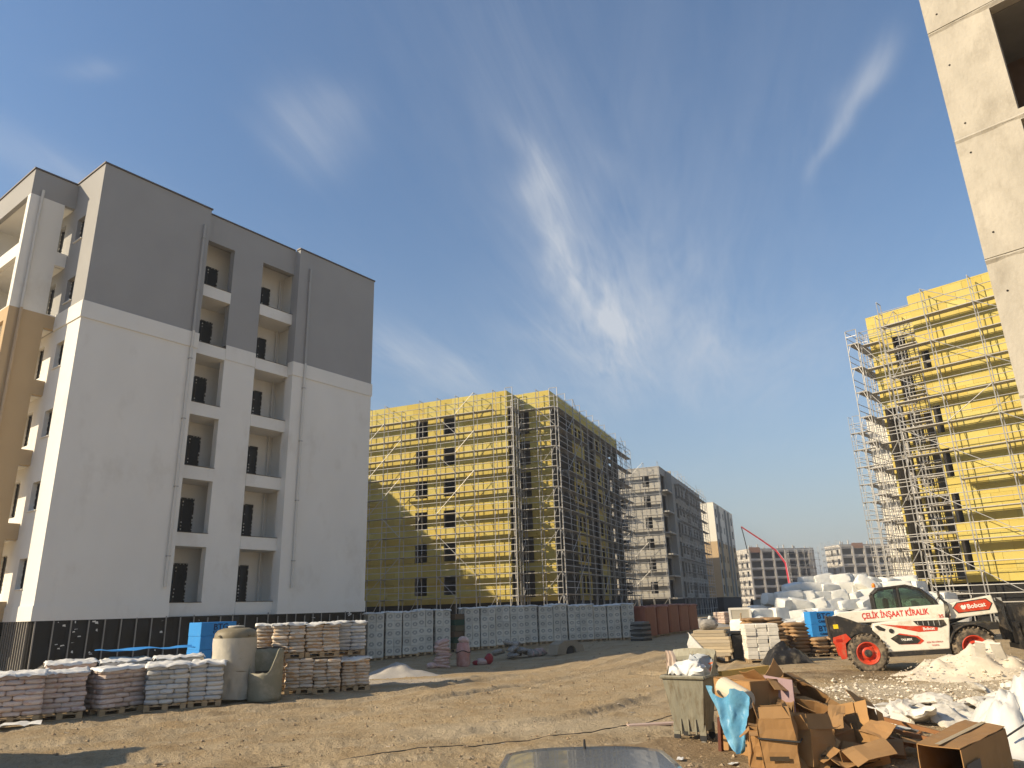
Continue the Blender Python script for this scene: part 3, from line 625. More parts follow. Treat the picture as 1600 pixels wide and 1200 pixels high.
# ---------------- yellow insulated block in the middle ----------------
def yellow_middle():
    loc = (3.34, 63.1, 0); rz = rad(67.8); T = thing('apartment_block', 'unfinished block clad in yellow wool boards between the white block and the grey one', 'building', loc, rz)
    Z0, ZR, F = 2.5, 20.95, 2.875; W1, W2, N = 24.2, 18.6, 3.5
    mainw = [(a, b, 3.21+F*k, 4.83+F*k) for k in range(6) for a, b in ((8.7-N, 9.95-N), (11.65-N, 12.9-N))]
    notchw = [(.18, 1.62, 2.75+F*k, 5.0+F*k) for k in range(6)]
    stripw = [(2.0, 3.2, 2.8+F*k, 5.0+F*k) for k in range(6)]
    right = [(a, b, c+F*k, d+F*k) for k in range(6) for a, b, c, d in ((.9, 5.5, 2.75, 5.05), (6.7, 8.0, 3.1, 4.7), (8.4, 9.8, 3.1, 4.7), (11.3, 13.6, 2.6, 5.2), (14.6, 15.7, 3.2, 4.8), (16.1, 17.0, 2.9, 4.9), (18.1, 18.75, 2.8, 4.9), (20.0, 21.6, 2.95, 5.0), (22.0, 23.7, 2.95, 5.0))]
    mb = MB(); gwall(mb, (-1.75, W2, 0), (0,-1,0), (-1,0,0), W2-N, Z0, ZR, [(W2-N-b, W2-N-a, c, d) for a, b, c, d in mainw], .2); mb.build('main_wall', m_conc, T)
    mb = MB(); gwall(mb, (-1.55, N, 0), (1,0,0), (0,-1,0), 1.55, Z0, ZR, [(a-.2, b-.2, c, d) for a, b, c, d in notchw], .2); mb.build('notch_wall', m_conc, T)
    mb = MB(); gwall(mb, (0, N, 0), (0,-1,0), (-1,0,0), N-.2, Z0, ZR, [(N-b, N-a, c, d) for a, b, c, d in stripw], .2); mb.build('corner_wall', m_conc, T)
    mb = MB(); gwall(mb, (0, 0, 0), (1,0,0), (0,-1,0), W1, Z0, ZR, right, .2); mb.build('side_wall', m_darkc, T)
    mb = MB(); gwall(mb, (W1, 0.2, 0), (0,1,0), (1,0,0), W2-.2, Z0, ZR, [(a, b, 3.1+F*k, 4.8+F*k) for k in range(6) for a, b in ((.6, 2.4), (5, 6.4), (11, 13))], .2); mb.build('far_wall', m_conc, T)
    mb = MB(); mb.box(-1.55, W1-.2, W2-.2, W2, Z0, ZR); mb.build('rear_wall', m_conc, T)
    for k in range(7):
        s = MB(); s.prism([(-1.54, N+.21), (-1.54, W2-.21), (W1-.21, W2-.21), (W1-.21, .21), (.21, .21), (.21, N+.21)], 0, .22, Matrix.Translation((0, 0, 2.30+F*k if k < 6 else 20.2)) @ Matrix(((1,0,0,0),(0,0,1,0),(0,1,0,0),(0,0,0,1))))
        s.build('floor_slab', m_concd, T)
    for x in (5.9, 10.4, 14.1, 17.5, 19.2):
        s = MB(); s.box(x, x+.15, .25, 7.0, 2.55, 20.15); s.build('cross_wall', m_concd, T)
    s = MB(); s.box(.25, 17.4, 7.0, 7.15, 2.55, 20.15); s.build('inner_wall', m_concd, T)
    b = MB(); b.box(-1.6, W1-.1, N+.1, W2-.1, -.3, Z0-.02); b.box(.1, W1-.1, .1, N+.1, -.3, Z0-.02); b.build('basement', m_base, T)
    B = []
    collect_boards(B, (-1.75, W2, 0), (0,-1,0), (-1,0,0), W2-N+.06, Z0-.05, ZR+.1, [(W2-N-b, W2-N-a, c, d) for a, b, c, d in mainw], 1)
    collect_boards(B, (-1.75, N, 0), (1,0,0), (0,-1,0), 1.75, Z0-.05, ZR+.1, notchw, 2)
    collect_boards(B, (0, N-.065, 0), (0,-1,0), (-1,0,0), N-.005, Z0-.05, ZR+.1, [(N-.065-b, N-.065-a, c, d) for a, b, c, d in stripw], 3)
    bare = [(0., 6.3, 2.0, 19.7), (10.2, 14.2, 2.0, 19.9), (17.2, 24.3, 2.0, 19.7)] + [(5.9, 10.6, 5.1+F*k, 5.7+F*k) for k in (0, 2)]
    collect_boards(B, (0, 0, 0), (1,0,0), (0,-1,0), W1, Z0-.05, ZR+.1, right+bare, 4)
    place_boards(T, B, local_cam(loc, rz))
    dk = [2.97+1.8*k for k in range(10)]
    R = Matrix.Translation(loc) @ Matrix.Rotation(rz, 4, 'Z')
    P = lambda x, y: tuple(R @ Vector((x, y, 0)))
    # local +x of a scaffold along the wall, outside at -y
    scaffold('frame scaffold across the sunlit front of the middle yellow block', P(-1.81, W2+1), rz-math.pi/2, W2-N+2.0, dk, 1.8, bay=1.95, seed=3)
    scaffold('narrow frame scaffold in the corner recess of the middle yellow block', P(-.06, N-.9), rz-math.pi/2, N-.0, dk, 1.8, bay=1.8, off=.35, seed=4)
    scaffold('frame scaffold along the shaded right side of the middle yellow block', P(-.9, -.06), rz, W1+3.2, dk, 1.8, bay=2.3, seed=5)
    scaffold('short scaffold tower in front of the recess of the middle yellow block', P(-2.9, N-.06), rz, 2.6, dk, 1.8, bay=1.3, off=.3, dep=.7, seed=6)
yellow_middle()

# ---------------- yellow insulated block on the right ----------------
def yellow_right():
    loc = (30.763, 45.334, 0); rz = rad(-46); T = thing('apartment_block', 'tall block clad in bright yellow wool boards on the right, behind the loader', 'building', loc, rz)
    Z0, ZR, F = 2.7, 22.45, 3.0; XL, XC, XR, SB, DP = -6.7, -2.97, 16., 2.0, 15.
    mainw = [(.1, .55, 3.4+F*k, 5.3+F*k) for k in range(4)] + [(.12, .6, 17.0, 18.3)]
    setw = [(1.6, 2.45, 3.2+F*k, 5.5+F*k) for k in range(6)] + [(.15, 1.4, 3.0, 15.2)] + [(2.65, 3.65, 2.9+F*k, 5.45+F*k) for k in range(4)]
    mb = MB(); gwall(mb, (XC, 0, 0), (1,0,0), (0,-1,0), XR-XC, Z0, ZR, mainw, .2); mb.build('main_wall', m_conc, T)
    mb = MB(); mb.box(XC, XC+.2, .2, SB, Z0, ZR); mb.build('recess_wall', m_conc, T)
    mb = MB(); gwall(mb, (XL, SB, 0), (1,0,0), (0,-1,0), XC-XL, Z0, ZR, setw, .2); mb.build('corner_wall', m_conc, T)
    mb = MB(); gwall(mb, (XL, SB+.2, 0), (0,1,0), (-1,0,0), DP, Z0, ZR, [(a, a+1.5, 3.2+F*k, 4.9+F*k) for k in range(6) for a in (2, 6, 10)], .2); mb.build('end_wall', m_conc, T)
    mb = MB(); mb.box(XR-.2, XR, .2, DP+2.2, Z0, ZR); mb.box(XL, XR-.2, DP+2.2, DP+2.4, Z0, ZR); mb.build('rear_wall', m_conc, T)
    for k in range(7):
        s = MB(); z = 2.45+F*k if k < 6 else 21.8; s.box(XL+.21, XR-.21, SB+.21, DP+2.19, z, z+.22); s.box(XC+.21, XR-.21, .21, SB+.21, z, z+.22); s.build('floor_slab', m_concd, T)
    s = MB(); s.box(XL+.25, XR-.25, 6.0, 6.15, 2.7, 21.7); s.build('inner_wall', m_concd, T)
    b = MB(); b.box(XC+.1, XR-.1, .1, DP, -.3, Z0-.02); b.box(XL+.1, XC+.1, SB+.1, DP, -.3, Z0-.02); b.build('basement', m_base, T)
    B = []
    collect_boards(B, (XC, 0, 0), (1,0,0), (0,-1,0), XR-XC, Z0-.05, ZR+.1, mainw, 11)
    collect_boards(B, (XL, SB, 0), (1,0,0), (0,-1,0), XC-XL-.07, Z0-.05, ZR+.1, setw, 12)
    collect_boards(B, (XC, SB-.07, 0), (0,-1,0), (-1,0,0), SB-.075, Z0-.05, ZR+.1, [], 13)
    place_boards(T, B, local_cam(loc, rz))
    R = Matrix.Translation(loc) @ Matrix.Rotation(rz, 4, 'Z'); P = lambda x, y: tuple(R @ Vector((x, y, 0)))
    dk = [1.46+1.9*k for k in range(11)]
    scaffold('frame scaffold across the sunlit front of the right yellow block', P(-4.75, -.06), rz, 17.5, dk, 1.9, bay=2.92, off=.38, dep=.76, seed=13, brace_every=1)
    scaffold('frame scaffold in the recessed corner of the right yellow block', P(-7.0, SB-.06), rz, 4.0, [z-.3 for z in dk], 1.9, bay=1.33, off=.36, seed=14, brace_every=1, inner=True)
    scaffold('frame scaffold sticking out past the left end of the right yellow block', P(XL-.06, 11.), rz-math.pi/2, 10.5, [z-.1 for z in dk], 1.9, bay=2.1, off=.3, dep=.8, seed=15)
    scaffold('small scaffold tower between wall and recess of the right yellow block', P(-4.3, .62), rz, 1.3, [z+.55 for z in dk[:-1]], 1.9, bay=1.3, off=.0, dep=.7, gates=False, seed=16)
yellow_right()

# ---------------- raw concrete block close on the right ----------------
def concrete_corner():
    rz = rad(-45.5); loc = (10.2, 13.87, 0); T = thing('concrete_building', 'raw concrete building corner with cold joints and tie holes at top right', 'building', loc, rz)
    J = [-.3, 2.75, 5.75, 8.75, 11.72, 14.72, 17.75, 20.8]
    holes = {3: [(.27, .55), (.24, 2.55)], 4: [(.27, .35), (.26, 1.95)], 5: [(.27, .4), (.25, 2.0)], 2: [(.27, .5), (.25, 2.2)], 6: [(.26, .5)]}
    for k in range(7):
        a, b = J[k], J[k+1]; off = (.0, .015, .0, .03, .0, .028, .01)[k]; mb = MB()
        # the wall leaf of one pour: jagged cold joint along its top edge, window opening to the right
        nx = 26; zt = lambda x: b-.02+.035*n3((x*3, k, 0), 2.0, k)*2
        wl, wr, wb, wt = 1.24, 3.3, a+.16, b-.12
        gwall(mb, (0, -off, 0), (1,0,0), (0,-1,0), 7.5, a+.012, b-.05, [(wl, wr, wb, wt)] if k else [], .28)
        mb.add([(0, -off-.02, b-.05)] + [(7.5*i/nx, -off-.02-.012*random.random(), zt(7.5*i/nx)) for i in range(nx+1)] + [(7.5, -off-.02, b-.05)], [tuple(range(nx+3))])
        mb.box(0, .28, .28-off, 7.5, a+.012, b-.012)
        o = mb.build('concrete_pour', m_concface, T)
        lip = MB()
        xs = [7.5*i/40 for i in range(41)]; rgl = random.Random(k)
        P0 = []; 
        for x in xs:
            q = rgl.uniform(.0, .03); P0.append(((x, -off-.002, b-.075-q*1.3), (x, -off-.022-q*.9, b-.03-q*.3), (x, -off-.004, b+.008+q*.2)))
        lip.add([p for t3 in P0 for p in t3], [(3*i+j, 3*i+3+j, 3*i+4+j, 3*i+1+j) for i in range(40) for j in (0, 1)])
        lip.build('mortar_ridge', m_concface, T, fix=False)
        for hx, hz in holes.get(k, []):
            t = MB(); t.lathe([(.022, 0), (.022, .004)], 10, Matrix.Translation((hx, -off-.003, a+hz)) @ Matrix.Rotation(rad(90), 4, 'X')); t.build('tie_hole', mat('hole_black', (.015,.012,.01), .95), T)
        if k:
            s = MB(); s.box(.3, 7.3, .3, 7.3, a-.13, a+.02); s.build('floor_slab', m_concd, T)
    s = MB(); s.box(1.0, 7.3, 2.4, 2.55, 0, 20.6); s.build('inner_wall', mat('brown_brick_fill', (.16,.10,.06), .9, var=.2, vscale=5, bump=.3), T)
concrete_corner()
# ---------------- farther blocks ----------------
def far_block(label, loc, rz, W1, W2, z0, zr, F, front, left, lower, upper, zsplit, pane=False, base=m_base, nf=6, setdeep=.22, slab_edges=None, parapet=None):
    """block with window columns on its front (faces -y) and its left side (faces -x): (a, b, z offset, height)"""
    T = thing('apartment_block', label, 'building', loc, rz)
    fo = [(a, b, z0+c+F*k, z0+c+h+F*k) for k in range(nf) for a, b, c, h in front]; lo = [(a, b, z0+c+F*k, z0+c+h+F*k) for k in range(nf) for a, b, c, h in left]
    for nm, m, za, zb in (('lower_wall', lower, z0, zsplit), ('upper_wall', upper, zsplit, zr)):
        if zb-za < .05: continue
        clip = lambda L_: [o for o in L_ if o[3] > za and o[2] < zb]
        mb = MB(); gwall(mb, (0,0,0), (1,0,0), (0,-1,0), W1, za, zb, clip(fo), setdeep); mb.build('front_'+nm, m, T)
        mb = MB(); gwall(mb, (0,W2,0), (0,-1,0), (-1,0,0), W2-setdeep, za, zb, clip([(W2-b, W2-a, c, d) for a, b, c, d in lo]), setdeep); mb.build('side_'+nm, m, T)
        mb = MB(); mb.box(W1-.2, W1, setdeep, W2, za, zb); mb.build('end_'+nm, m, T); mb = MB(); mb.box(setdeep, W1-.2, W2-.2, W2, za, zb); mb.build('rear_'+nm, m, T)
    for k in range(nf+1):
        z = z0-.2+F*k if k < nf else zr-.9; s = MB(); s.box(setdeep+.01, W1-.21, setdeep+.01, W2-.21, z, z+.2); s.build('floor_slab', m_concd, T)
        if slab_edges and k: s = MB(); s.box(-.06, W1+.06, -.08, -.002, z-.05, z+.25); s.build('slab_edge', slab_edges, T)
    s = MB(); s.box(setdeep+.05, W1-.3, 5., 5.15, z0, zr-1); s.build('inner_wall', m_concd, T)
    b = MB(); b.box(.1, W1-.1, .1, W2-.1, -.3, z0-.02); b.build('basement', base, T)
    c = MB(); c.box(-.05, W1+.05, -.05, .3, zr, zr+.08); c.build('parapet_cap', parapet or m_conc, T); c = MB(); c.box(-.05, .3, .3, W2, zr, zr+.078); c.build('parapet_cap', parapet or m_conc, T)
    if pane:
        for L_, side in ((fo, 0), (lo, 1)):
            for a, b_, za, zb in L_:
                n = (0,-1,0) if side == 0 else (-1,0,0); p = ((a+b_)/2, .12, za) if side == 0 else (.12, (a+b_)/2, za)
                window_unit(T, p, n, b_-a, zb-za, 'window', dots=False)
    return T
m_plastg = mat('grey_render_coat', (.36,.345,.31), .92, var=.14, vscale=.5, bump=.2)
m_creamf = mat('cream_render_coat', (.74,.70,.60), .92, var=.08, vscale=.4)
loc = (21.1, 103.6, 0); rz = rad(66.8)
C_ = far_block('raw grey concrete block with partial scaffolding beyond the middle yellow block', loc, rz, 34, 17, 2.6, 21.1, 3.0,
    [(.5, 3.6, .1, 2.4), (5.2, 6.6, .8, 1.6), (7.6, 8.8, .8, 1.6), (10.5, 12.5, .2, 2.3), (13.5, 14.7, .8, 1.6), (16.2, 17.6, .8, 1.6), (19.5, 22.5, .2, 2.3), (24.5, 25.9, .8, 1.6), (27, 28.4, .8, 1.6), (30, 33, .2, 2.3)],
    [(1.6, 2.6, .7, 1.6), (5.2, 6.4, .7, 1.6)], m_plastg, m_plastg, 15.)
for k in range(6):
    s = MB(); s.box(.2, 3.9, -.9, -.002, 2.5+3*k, 2.7+3*k); s.build('balcony_slab', m_plastg, C_)
s = MB(); s.box(4.0, 4.25, -.9, -.002, 2.5, 21.0); s.build('balcony_fin', m_plastg, C_)
R = Matrix.Translation(loc) @ Matrix.Rotation(rz, 4, 'Z'); P = lambda x, y: tuple(R @ Vector((x, y, 0)))
dk = [2.7+1.9*k for k in range(10)]
scaffold('scaffold on the sunlit left side of the raw grey block', P(-.02, 17), rz-math.pi/2, 17, dk, 1.9, bay=2.1, seed=23, th=1.4)
scaffold('scaffold on the far shaded front of the raw grey block', P(9, -.02), rz, 26, dk, 1.9, bay=2.6, seed=24, th=1.4)
loc = (40.0, 145.7, 0); rz = rad(65.6)
D_ = far_block('nearly finished cream block with beige lower corner beyond the raw grey block', loc, rz, 25, 16, 2.8, 21.2, 3.0,
    [(1.2, 3.2, .6, 1.7), (6.5, 7.7, .8, 1.4), (10.5, 11.7, .8, 1.4), (14.5, 16.0, .4, 1.9), (18.2, 19.4, .8, 1.4), (21.6, 23.4, .6, 1.7)],
    [(4.6, 6.6, .3, 2.1), (9.5, 11, .6, 1.6)], m_beige, m_creamf, 13.5, pane=True, parapet=m_creamf)
s = MB(); s.tube((.3, -.1, 3), (.3, -.1, 20.5), .09, 8); s.build('rain_pipe', m_pipe, D_)
for a in (3.9, 12.8, 17.2):
    s = MB(); s.box(a, a+.5, -.35, -.002, 2.9, 20.9); s.build('facade_fin', m_plastg, D_)
# the two frame blocks far off
m_farc = mat('far_frame_concrete', (.50,.47,.42), .95, var=.15, vscale=.4)
m_farb = mat('far_brick_infill', (.36,.20,.13), .95, var=.15, vscale=.6)
def frame_block(label, corner, rz, W1, W2, zr, brick):
    T = far_block(label, corner, rz, W1, W2, .4, zr, (zr-1.2)/6., [(.6+q*4.2, 3.9+q*4.2, .55, 1.9) for q in range(int(W1/4.2))], [(1.0+q*3.2, 2.5+q*3.2, .5, 1.7) for q in range(int(W2/3.2))], m_farc, m_farc, zr*.5, base=m_concd, slab_edges=m_concd)
    for q in range(int(W1/4.2)+1):
        s = MB(); s.box(q*4.2-.05, q*4.2+.45, -.22, -.082, .1, zr-.4); s.build('column', m_farc, T)
    for a, b in brick:
        s = MB(); s.box(a, b, -.12, -.09, zr-1.15, zr+.5); s.build('brick_panel', m_farb, T)
    rg = random.Random(9)
    for q in range(9):
        x = rg.uniform(.5, W1-.5); s = MB(); s.box(x, x+.3, .5, .8, zr+.09, zr+rg.uniform(.6, 1.6)); s.build('column_stub', m_farc, T)
    return T
def at_px(u_, v_, Y):   # a point seen at photo pixel (u,v), at distance Y ahead
    d = CR @ Vector(((u_-800)/1115, -(v_-600)/1115, -1)); return EYE + d*(Y/d.y)
c = at_px(1180, 945, 232.); E_rz = rad(12)
E_ = frame_block('distant concrete frame block with scaffold, behind the red concrete pump boom', (c.x, c.y, 0), E_rz, 23, 22, 17.6, [(0.2, 4.0)])
R = Matrix.Translation((c.x, c.y, 0)) @ Matrix.Rotation(E_rz, 4, 'Z'); P = lambda x, y: tuple(R @ Vector((x, y, 0)))
scaffold('pale scaffold on the left side of the distant frame block', P(-.3, 22), E_rz-math.pi/2, 22, [2+2*k for k in range(8)], 2, bay=2.75, th=2.4, rails=1, seed=31)
scaffold('scaffold at the right end of the distant frame block', P(13, -.3), E_rz, 11, [2+2*k for k in range(8)], 2, bay=2.75, th=2.2, rails=1, seed=32)
c = at_px(1326, 940, 240.); F_rz = rad(8)
F_ = frame_block('second distant concrete frame block, half hidden by the right scaffold', (c.x, c.y, 0), F_rz, 22, 9, 18.6, [(4.2, 8.2)])
R = Matrix.Translation((c.x, c.y, 0)) @ Matrix.Rotation(F_rz, 4, 'Z'); P = lambda x, y: tuple(R @ Vector((x, y, 0)))
scaffold('scaffold on the second distant frame block', P(-.3, 9), F_rz-math.pi/2, 9, [2+2*k for k in range(9)], 2, bay=2.5, th=2.2, rails=1, seed=33)
# block behind the right yellow one
loc = (39.2, 77.2, 0); rz = rad(-46)
G2 = far_block('pale block wrapped in dense scaffolding behind the right yellow block', loc, rz, 18, 16, 2.6, 20.6, 3.0, [(2.0, 3.2, .7, 1.6), (6, 7.2, .7, 1.6), (10, 11.2, .7, 1.6), (14, 15.2, .7, 1.6)], [(3, 4.5, .7, 1.6)], m_creamf, m_creamf, 9)
R = Matrix.Translation(loc) @ Matrix.Rotation(rz, 4, 'Z'); P = lambda x, y: tuple(R @ Vector((x, y, 0)))
dk = [2.2+1.9*k for k in range(10)]
scaffold('dense scaffold on the front of the pale block behind the right yellow one', P(-1.5, -.02), rz, 16, dk, 1.9, bay=2.0, seed=41, th=1.35, inner=True)
scaffold('scaffold past the left end of the pale block behind the right yellow one', P(-.02, 14), rz-math.pi/2, 15, dk, 1.9, bay=1.9, seed=42, th=1.35, inner=True)
# ---------------- concrete pump boom ----------------
T = thing('concrete_pump', 'red concrete pump boom arching up in front of the distant frame block', 'pump', tuple(at_px(1237, 935, 205.)-Vector((0, 0, at_px(1237, 935, 205.).z))))
bx = Vector(T.location); Y0 = 205.
m_red = mat('red_boom_paint', (.55,.03,.06), .5, var=.1); J = [at_px(*p, Y0)-bx for p in ((1236,922),(1228,880),(1213,860),(1193,846),(1158,823))]
w = [.36, .33, .28, .24, .2]
for k in range(4):
    m = MB(); m.tube(J[k], J[k+1], w[k], 6, w[k+1]); m.build('boom_section', m_red, T)
    m = MB(); m.tube(J[k]+Vector((0, -.4, .2)), J[k+1]+Vector((0, -.35, .15)), .07, 6); m.build('delivery_pipe', m_pipe, T)
m = MB(); q = J[4]; m.path([q, q+Vector((.2, 0, -1)), q+Vector((.6, 0, -4)), q+Vector((1.0, 0, -7.5))], .14, 6); m.build('end_hose', m_rope, T)
m = MB(); m.box(-1.3, 1.3, -4, 4, .6, 1.5); m.build('chassis', m_red, T)
m = MB(); m.bbox(-1.2, 1.2, -6.2, -4.05, .7, 3.1, .2); m.build('cab', mat('white_truck_paint', (.7,.7,.68), .4), T)
m = MB(); m.tube((J[0].x, J[0].y, 1.5), J[0], .8, 8, .6); m.build('slewing_column', m_red, T)
for y in (-5, -1.2, 1.2, 3):
    for x in (-1.15, 1.15):
        m = MB(); m.lathe([(.2,-.2), (.5,-.18), (.52,0), (.5,.18), (.2,.2)], 14, Matrix.Translation((x, y, .52)) @ Matrix.Rotation(rad(90), 4, 'Y')); m.build('wheel', m_rope, T)
# ---------------- goods stacked on the site ----------------
def pillow(name, w, d, h, m, n=(5, 4), pinch=.35, sag=.0, seed=0):
    """stuffed sack: rounded slab with pinched corners"""
    rg = random.Random(seed); mb = MB(); mb.smooth = True; nx, ny = n
    def f(sgn):
        def g(u_, v_):
            x = (u_-.5)*2; y = (v_-.5)*2; e = max(0, (1-abs(x)**3.2))*max(0, (1-abs(y)**3.2)); e = e**pinch
            wob = 1+.05*math.sin(x*3+seed)+.05*math.cos(y*4+seed*2)
            return (x*w/2*(1-.04*(1-y*y)), y*d/2*(1-.05*(1-x*x)), h/2+sgn*h/2*e*wob - sag*(x*x))
        return g
    mb.grid(f(1), nx, ny); mb.grid(f(-1), nx, ny)
    me = mb.mesh(name, m); bm = bmesh.new(); bm.from_mesh(me); bmesh.ops.remove_doubles(bm, verts=bm.verts, dist=.002); bmesh.ops.recalc_face_normals(bm, faces=bm.faces); bm.to_mesh(me); bm.free(); return me
def crumple(me, amp, sc, seed):
    """creases pressed into a sack or bag"""
    for v in me.vertices:
        c = v.co; k = abs(n3((c.x*sc+seed, c.y*sc, c.z*sc), 1.7, seed))-.22
        v.co = c + Vector((n3((c.y*sc, c.z*sc, c.x*sc), 1.9, seed+1), n3((c.z*sc, c.x*sc, c.y*sc), 1.9, seed+2), -k*1.6))*amp
    me.set_sharp_from_angle(angle=rad(32)); me.update(); return me
def sackmat(name, col, ink, thr=.5, sc=7, rough=.6):
    """paper or woven sack with blotchy printed panel"""
    m = bpy.data.materials.new(name); m.use_nodes = True; N = m.node_tree.nodes; K = m.node_tree.links; b = N['Principled BSDF']; b.inputs['Roughness'].default_value = rough; b.inputs['Specular IOR Level'].default_value = .25
    t = N.new('ShaderNodeTexCoord'); mp_ = N.new('ShaderNodeMapping'); mp_.inputs['Scale'].default_value = (1, 1, 2.6); K.new(t.outputs['Object'], mp_.inputs[0])
    oi = N.new('ShaderNodeObjectInfo'); va = N.new('ShaderNodeVectorMath'); va.operation = 'ADD'; K.new(mp_.outputs[0], va.inputs[0]); vs_ = N.new('ShaderNodeVectorMath'); vs_.operation = 'SCALE'; vs_.inputs[0].default_value = (17, 31, 5); K.new(oi.outputs['Random'], vs_.inputs['Scale']); K.new(vs_.outputs[0], va.inputs[1])
    n = N.new('ShaderNodeTexNoise'); n.inputs['Scale'].default_value = sc; n.inputs['Detail'].default_value = 4; K.new(va.outputs[0], n.inputs['Vector'])
    r = N.new('ShaderNodeMapRange'); r.inputs[1].default_value = thr; r.inputs[2].default_value = thr+.08; r.inputs[4].default_value = .85; K.new(n.outputs[0], r.inputs[0])
    x = N.new('ShaderNodeMixRGB'); x.inputs[1].default_value = (*col, 1); x.inputs[2].default_value = (*ink, 1); K.new(r.outputs[0], x.inputs[0])
    v = N.new('ShaderNodeMath'); v.operation = 'MULTIPLY_ADD'; K.new(oi.outputs['Random'], v.inputs[0]); v.inputs[1].default_value = .35; v.inputs[2].default_value = .78
    s = N.new('ShaderNodeVectorMath'); s.operation = 'SCALE'; K.new(x.outputs[0], s.inputs[0]); K.new(v.outputs[0], s.inputs['Scale']); K.new(s.outputs[0], b.inputs['Base Color'])
    bn = N.new('ShaderNodeTexNoise'); bn.inputs['Scale'].default_value = 16; bn.inputs['Detail'].default_value = 5; K.new(va.outputs[0], bn.inputs['Vector']); bp = N.new('ShaderNodeBump'); bp.inputs['Strength'].default_value = .5; bp.inputs['Distance'].default_value = .015; K.new(bn.outputs[0], bp.inputs['Height']); K.new(bp.outputs[0], b.inputs['Normal'])
    MATS[name] = m; return m
m_pink = sackmat('pink_print_sack', (.60,.50,.44), (.50,.345,.285), .53)
m_gsack = sackmat('grey_print_sack', (.58,.57,.53), (.40,.41,.42), .55)
m_osack = sackmat('orange_print_sack', (.62,.53,.42), (.52,.315,.15), .52)
m_brown = sackmat('brown_paper_sack', (.34,.215,.11), (.26,.155,.075), .55)
m_rag = sackmat('woven_grey_sack', (.30,.28,.25), (.20,.18,.16), .5, 9)
m_rose = sackmat('woven_pink_sack', (.50,.34,.30), (.58,.47,.43), .5, 5)
m_white_sack = sackmat('white_paper_sack', (.66,.62,.54), (.46,.42,.35), .56, 6)
def pallet_mesh(w, d):
    key = ('pal', w, d)
    if key not in _cache:
        mb = MB(); n = 5
        for k in range(n): x = -w/2+(w-.1)*k/(n-1); mb.box(x, x+.1, -d/2, d/2, .115, .137)
        for y in (-d/2, -.05, d/2-.1):
            mb.box(-w/2, w/2, y, y+.1, .094, .114); mb.box(-w/2, w/2, y, y+.1, 0, .018)
            for x in (-w/2, -.06, w/2-.12): mb.box(x, x+.12, y+.001, y+.099, .019, .093)
        _cache[key] = mb.mesh('pallet', m_wood)
    return _cache[key]
def drape(parent, w, d, z, m, drop=.16, seed=0, name='film_cover', skew=0):
    """crumpled plastic sheet over a stack, hanging down its sides"""
    mb = MB(); mb.smooth = True; rg = random.Random(seed); a = rg.uniform(0, 9)
    def f(u_, v_):
        x = (u_-.5)*(w+.05+2*drop); y = (v_-.5)*(d+.05+2*drop); ox = max(0, abs(x)-w/2-.025); oy = max(0, abs(y)-d/2-.025)
        X = max(-w/2-.025, min(w/2+.025, x)); Y = max(-d/2-.025, min(d/2+.025, y)); q = n3((x*1.0+a, y+a*.3, 0), 4.0, seed)*.7+abs(n3((x+a, y*1.3, 0), 9.0, seed+3))*.7
        zz = z + .012 + q*.11 - (ox+oy)*(1+.3*n3((x, y, a), 7., seed+5))
        sx = 1 if X > 0 else -1; sy = 1 if Y > 0 else -1
        return (X+(sx*(.02+.05*n3((y*2, zz*2, a), 4., 3)) if ox > 0 else 0), Y+(sy*(.02+.05*n3((x*2, zz*2, a), 4., 4)) if oy > 0 else 0), zz)
    mb.grid(f, 22, 22); return mb.build(name, m, parent, fix=False)
def sackbox(w, d, h, m, seed):
    """tightly filled paper sack as it lies in a pallet stack: slightly bulging slab with soft edges"""
    rg = random.Random(seed*7+3); mb = MB(); mb.smooth = True; P = []; b = .035
    for ins, z in ((.03, 0), (.0, h*.22), (-.004, h*.5), (.0, h*.8), (.03, h)):
        for x, y in ((-w/2+b, -d/2), (w/2-b, -d/2), (w/2, -d/2+b), (w/2, d/2-b), (w/2-b, d/2), (-w/2+b, d/2), (-w/2, d/2-b), (-w/2, -d/2+b)):
            P.append((x*(1-2*ins/w)+rg.uniform(-.008, .008), y*(1-2*ins/d)+rg.uniform(-.008, .008), z+rg.uniform(-.007, .007)))
    F = [tuple(reversed(range(8))), tuple(range(32, 40))]
    for k in range(0, 32, 8):
        for q in range(8): F.append((k+q, k+(q+1) % 8, k+8+(q+1) % 8, k+8+q))
    mb.add(P, F); me = mb.mesh('sack', m); me.set_sharp_from_angle(angle=rad(48)); return me
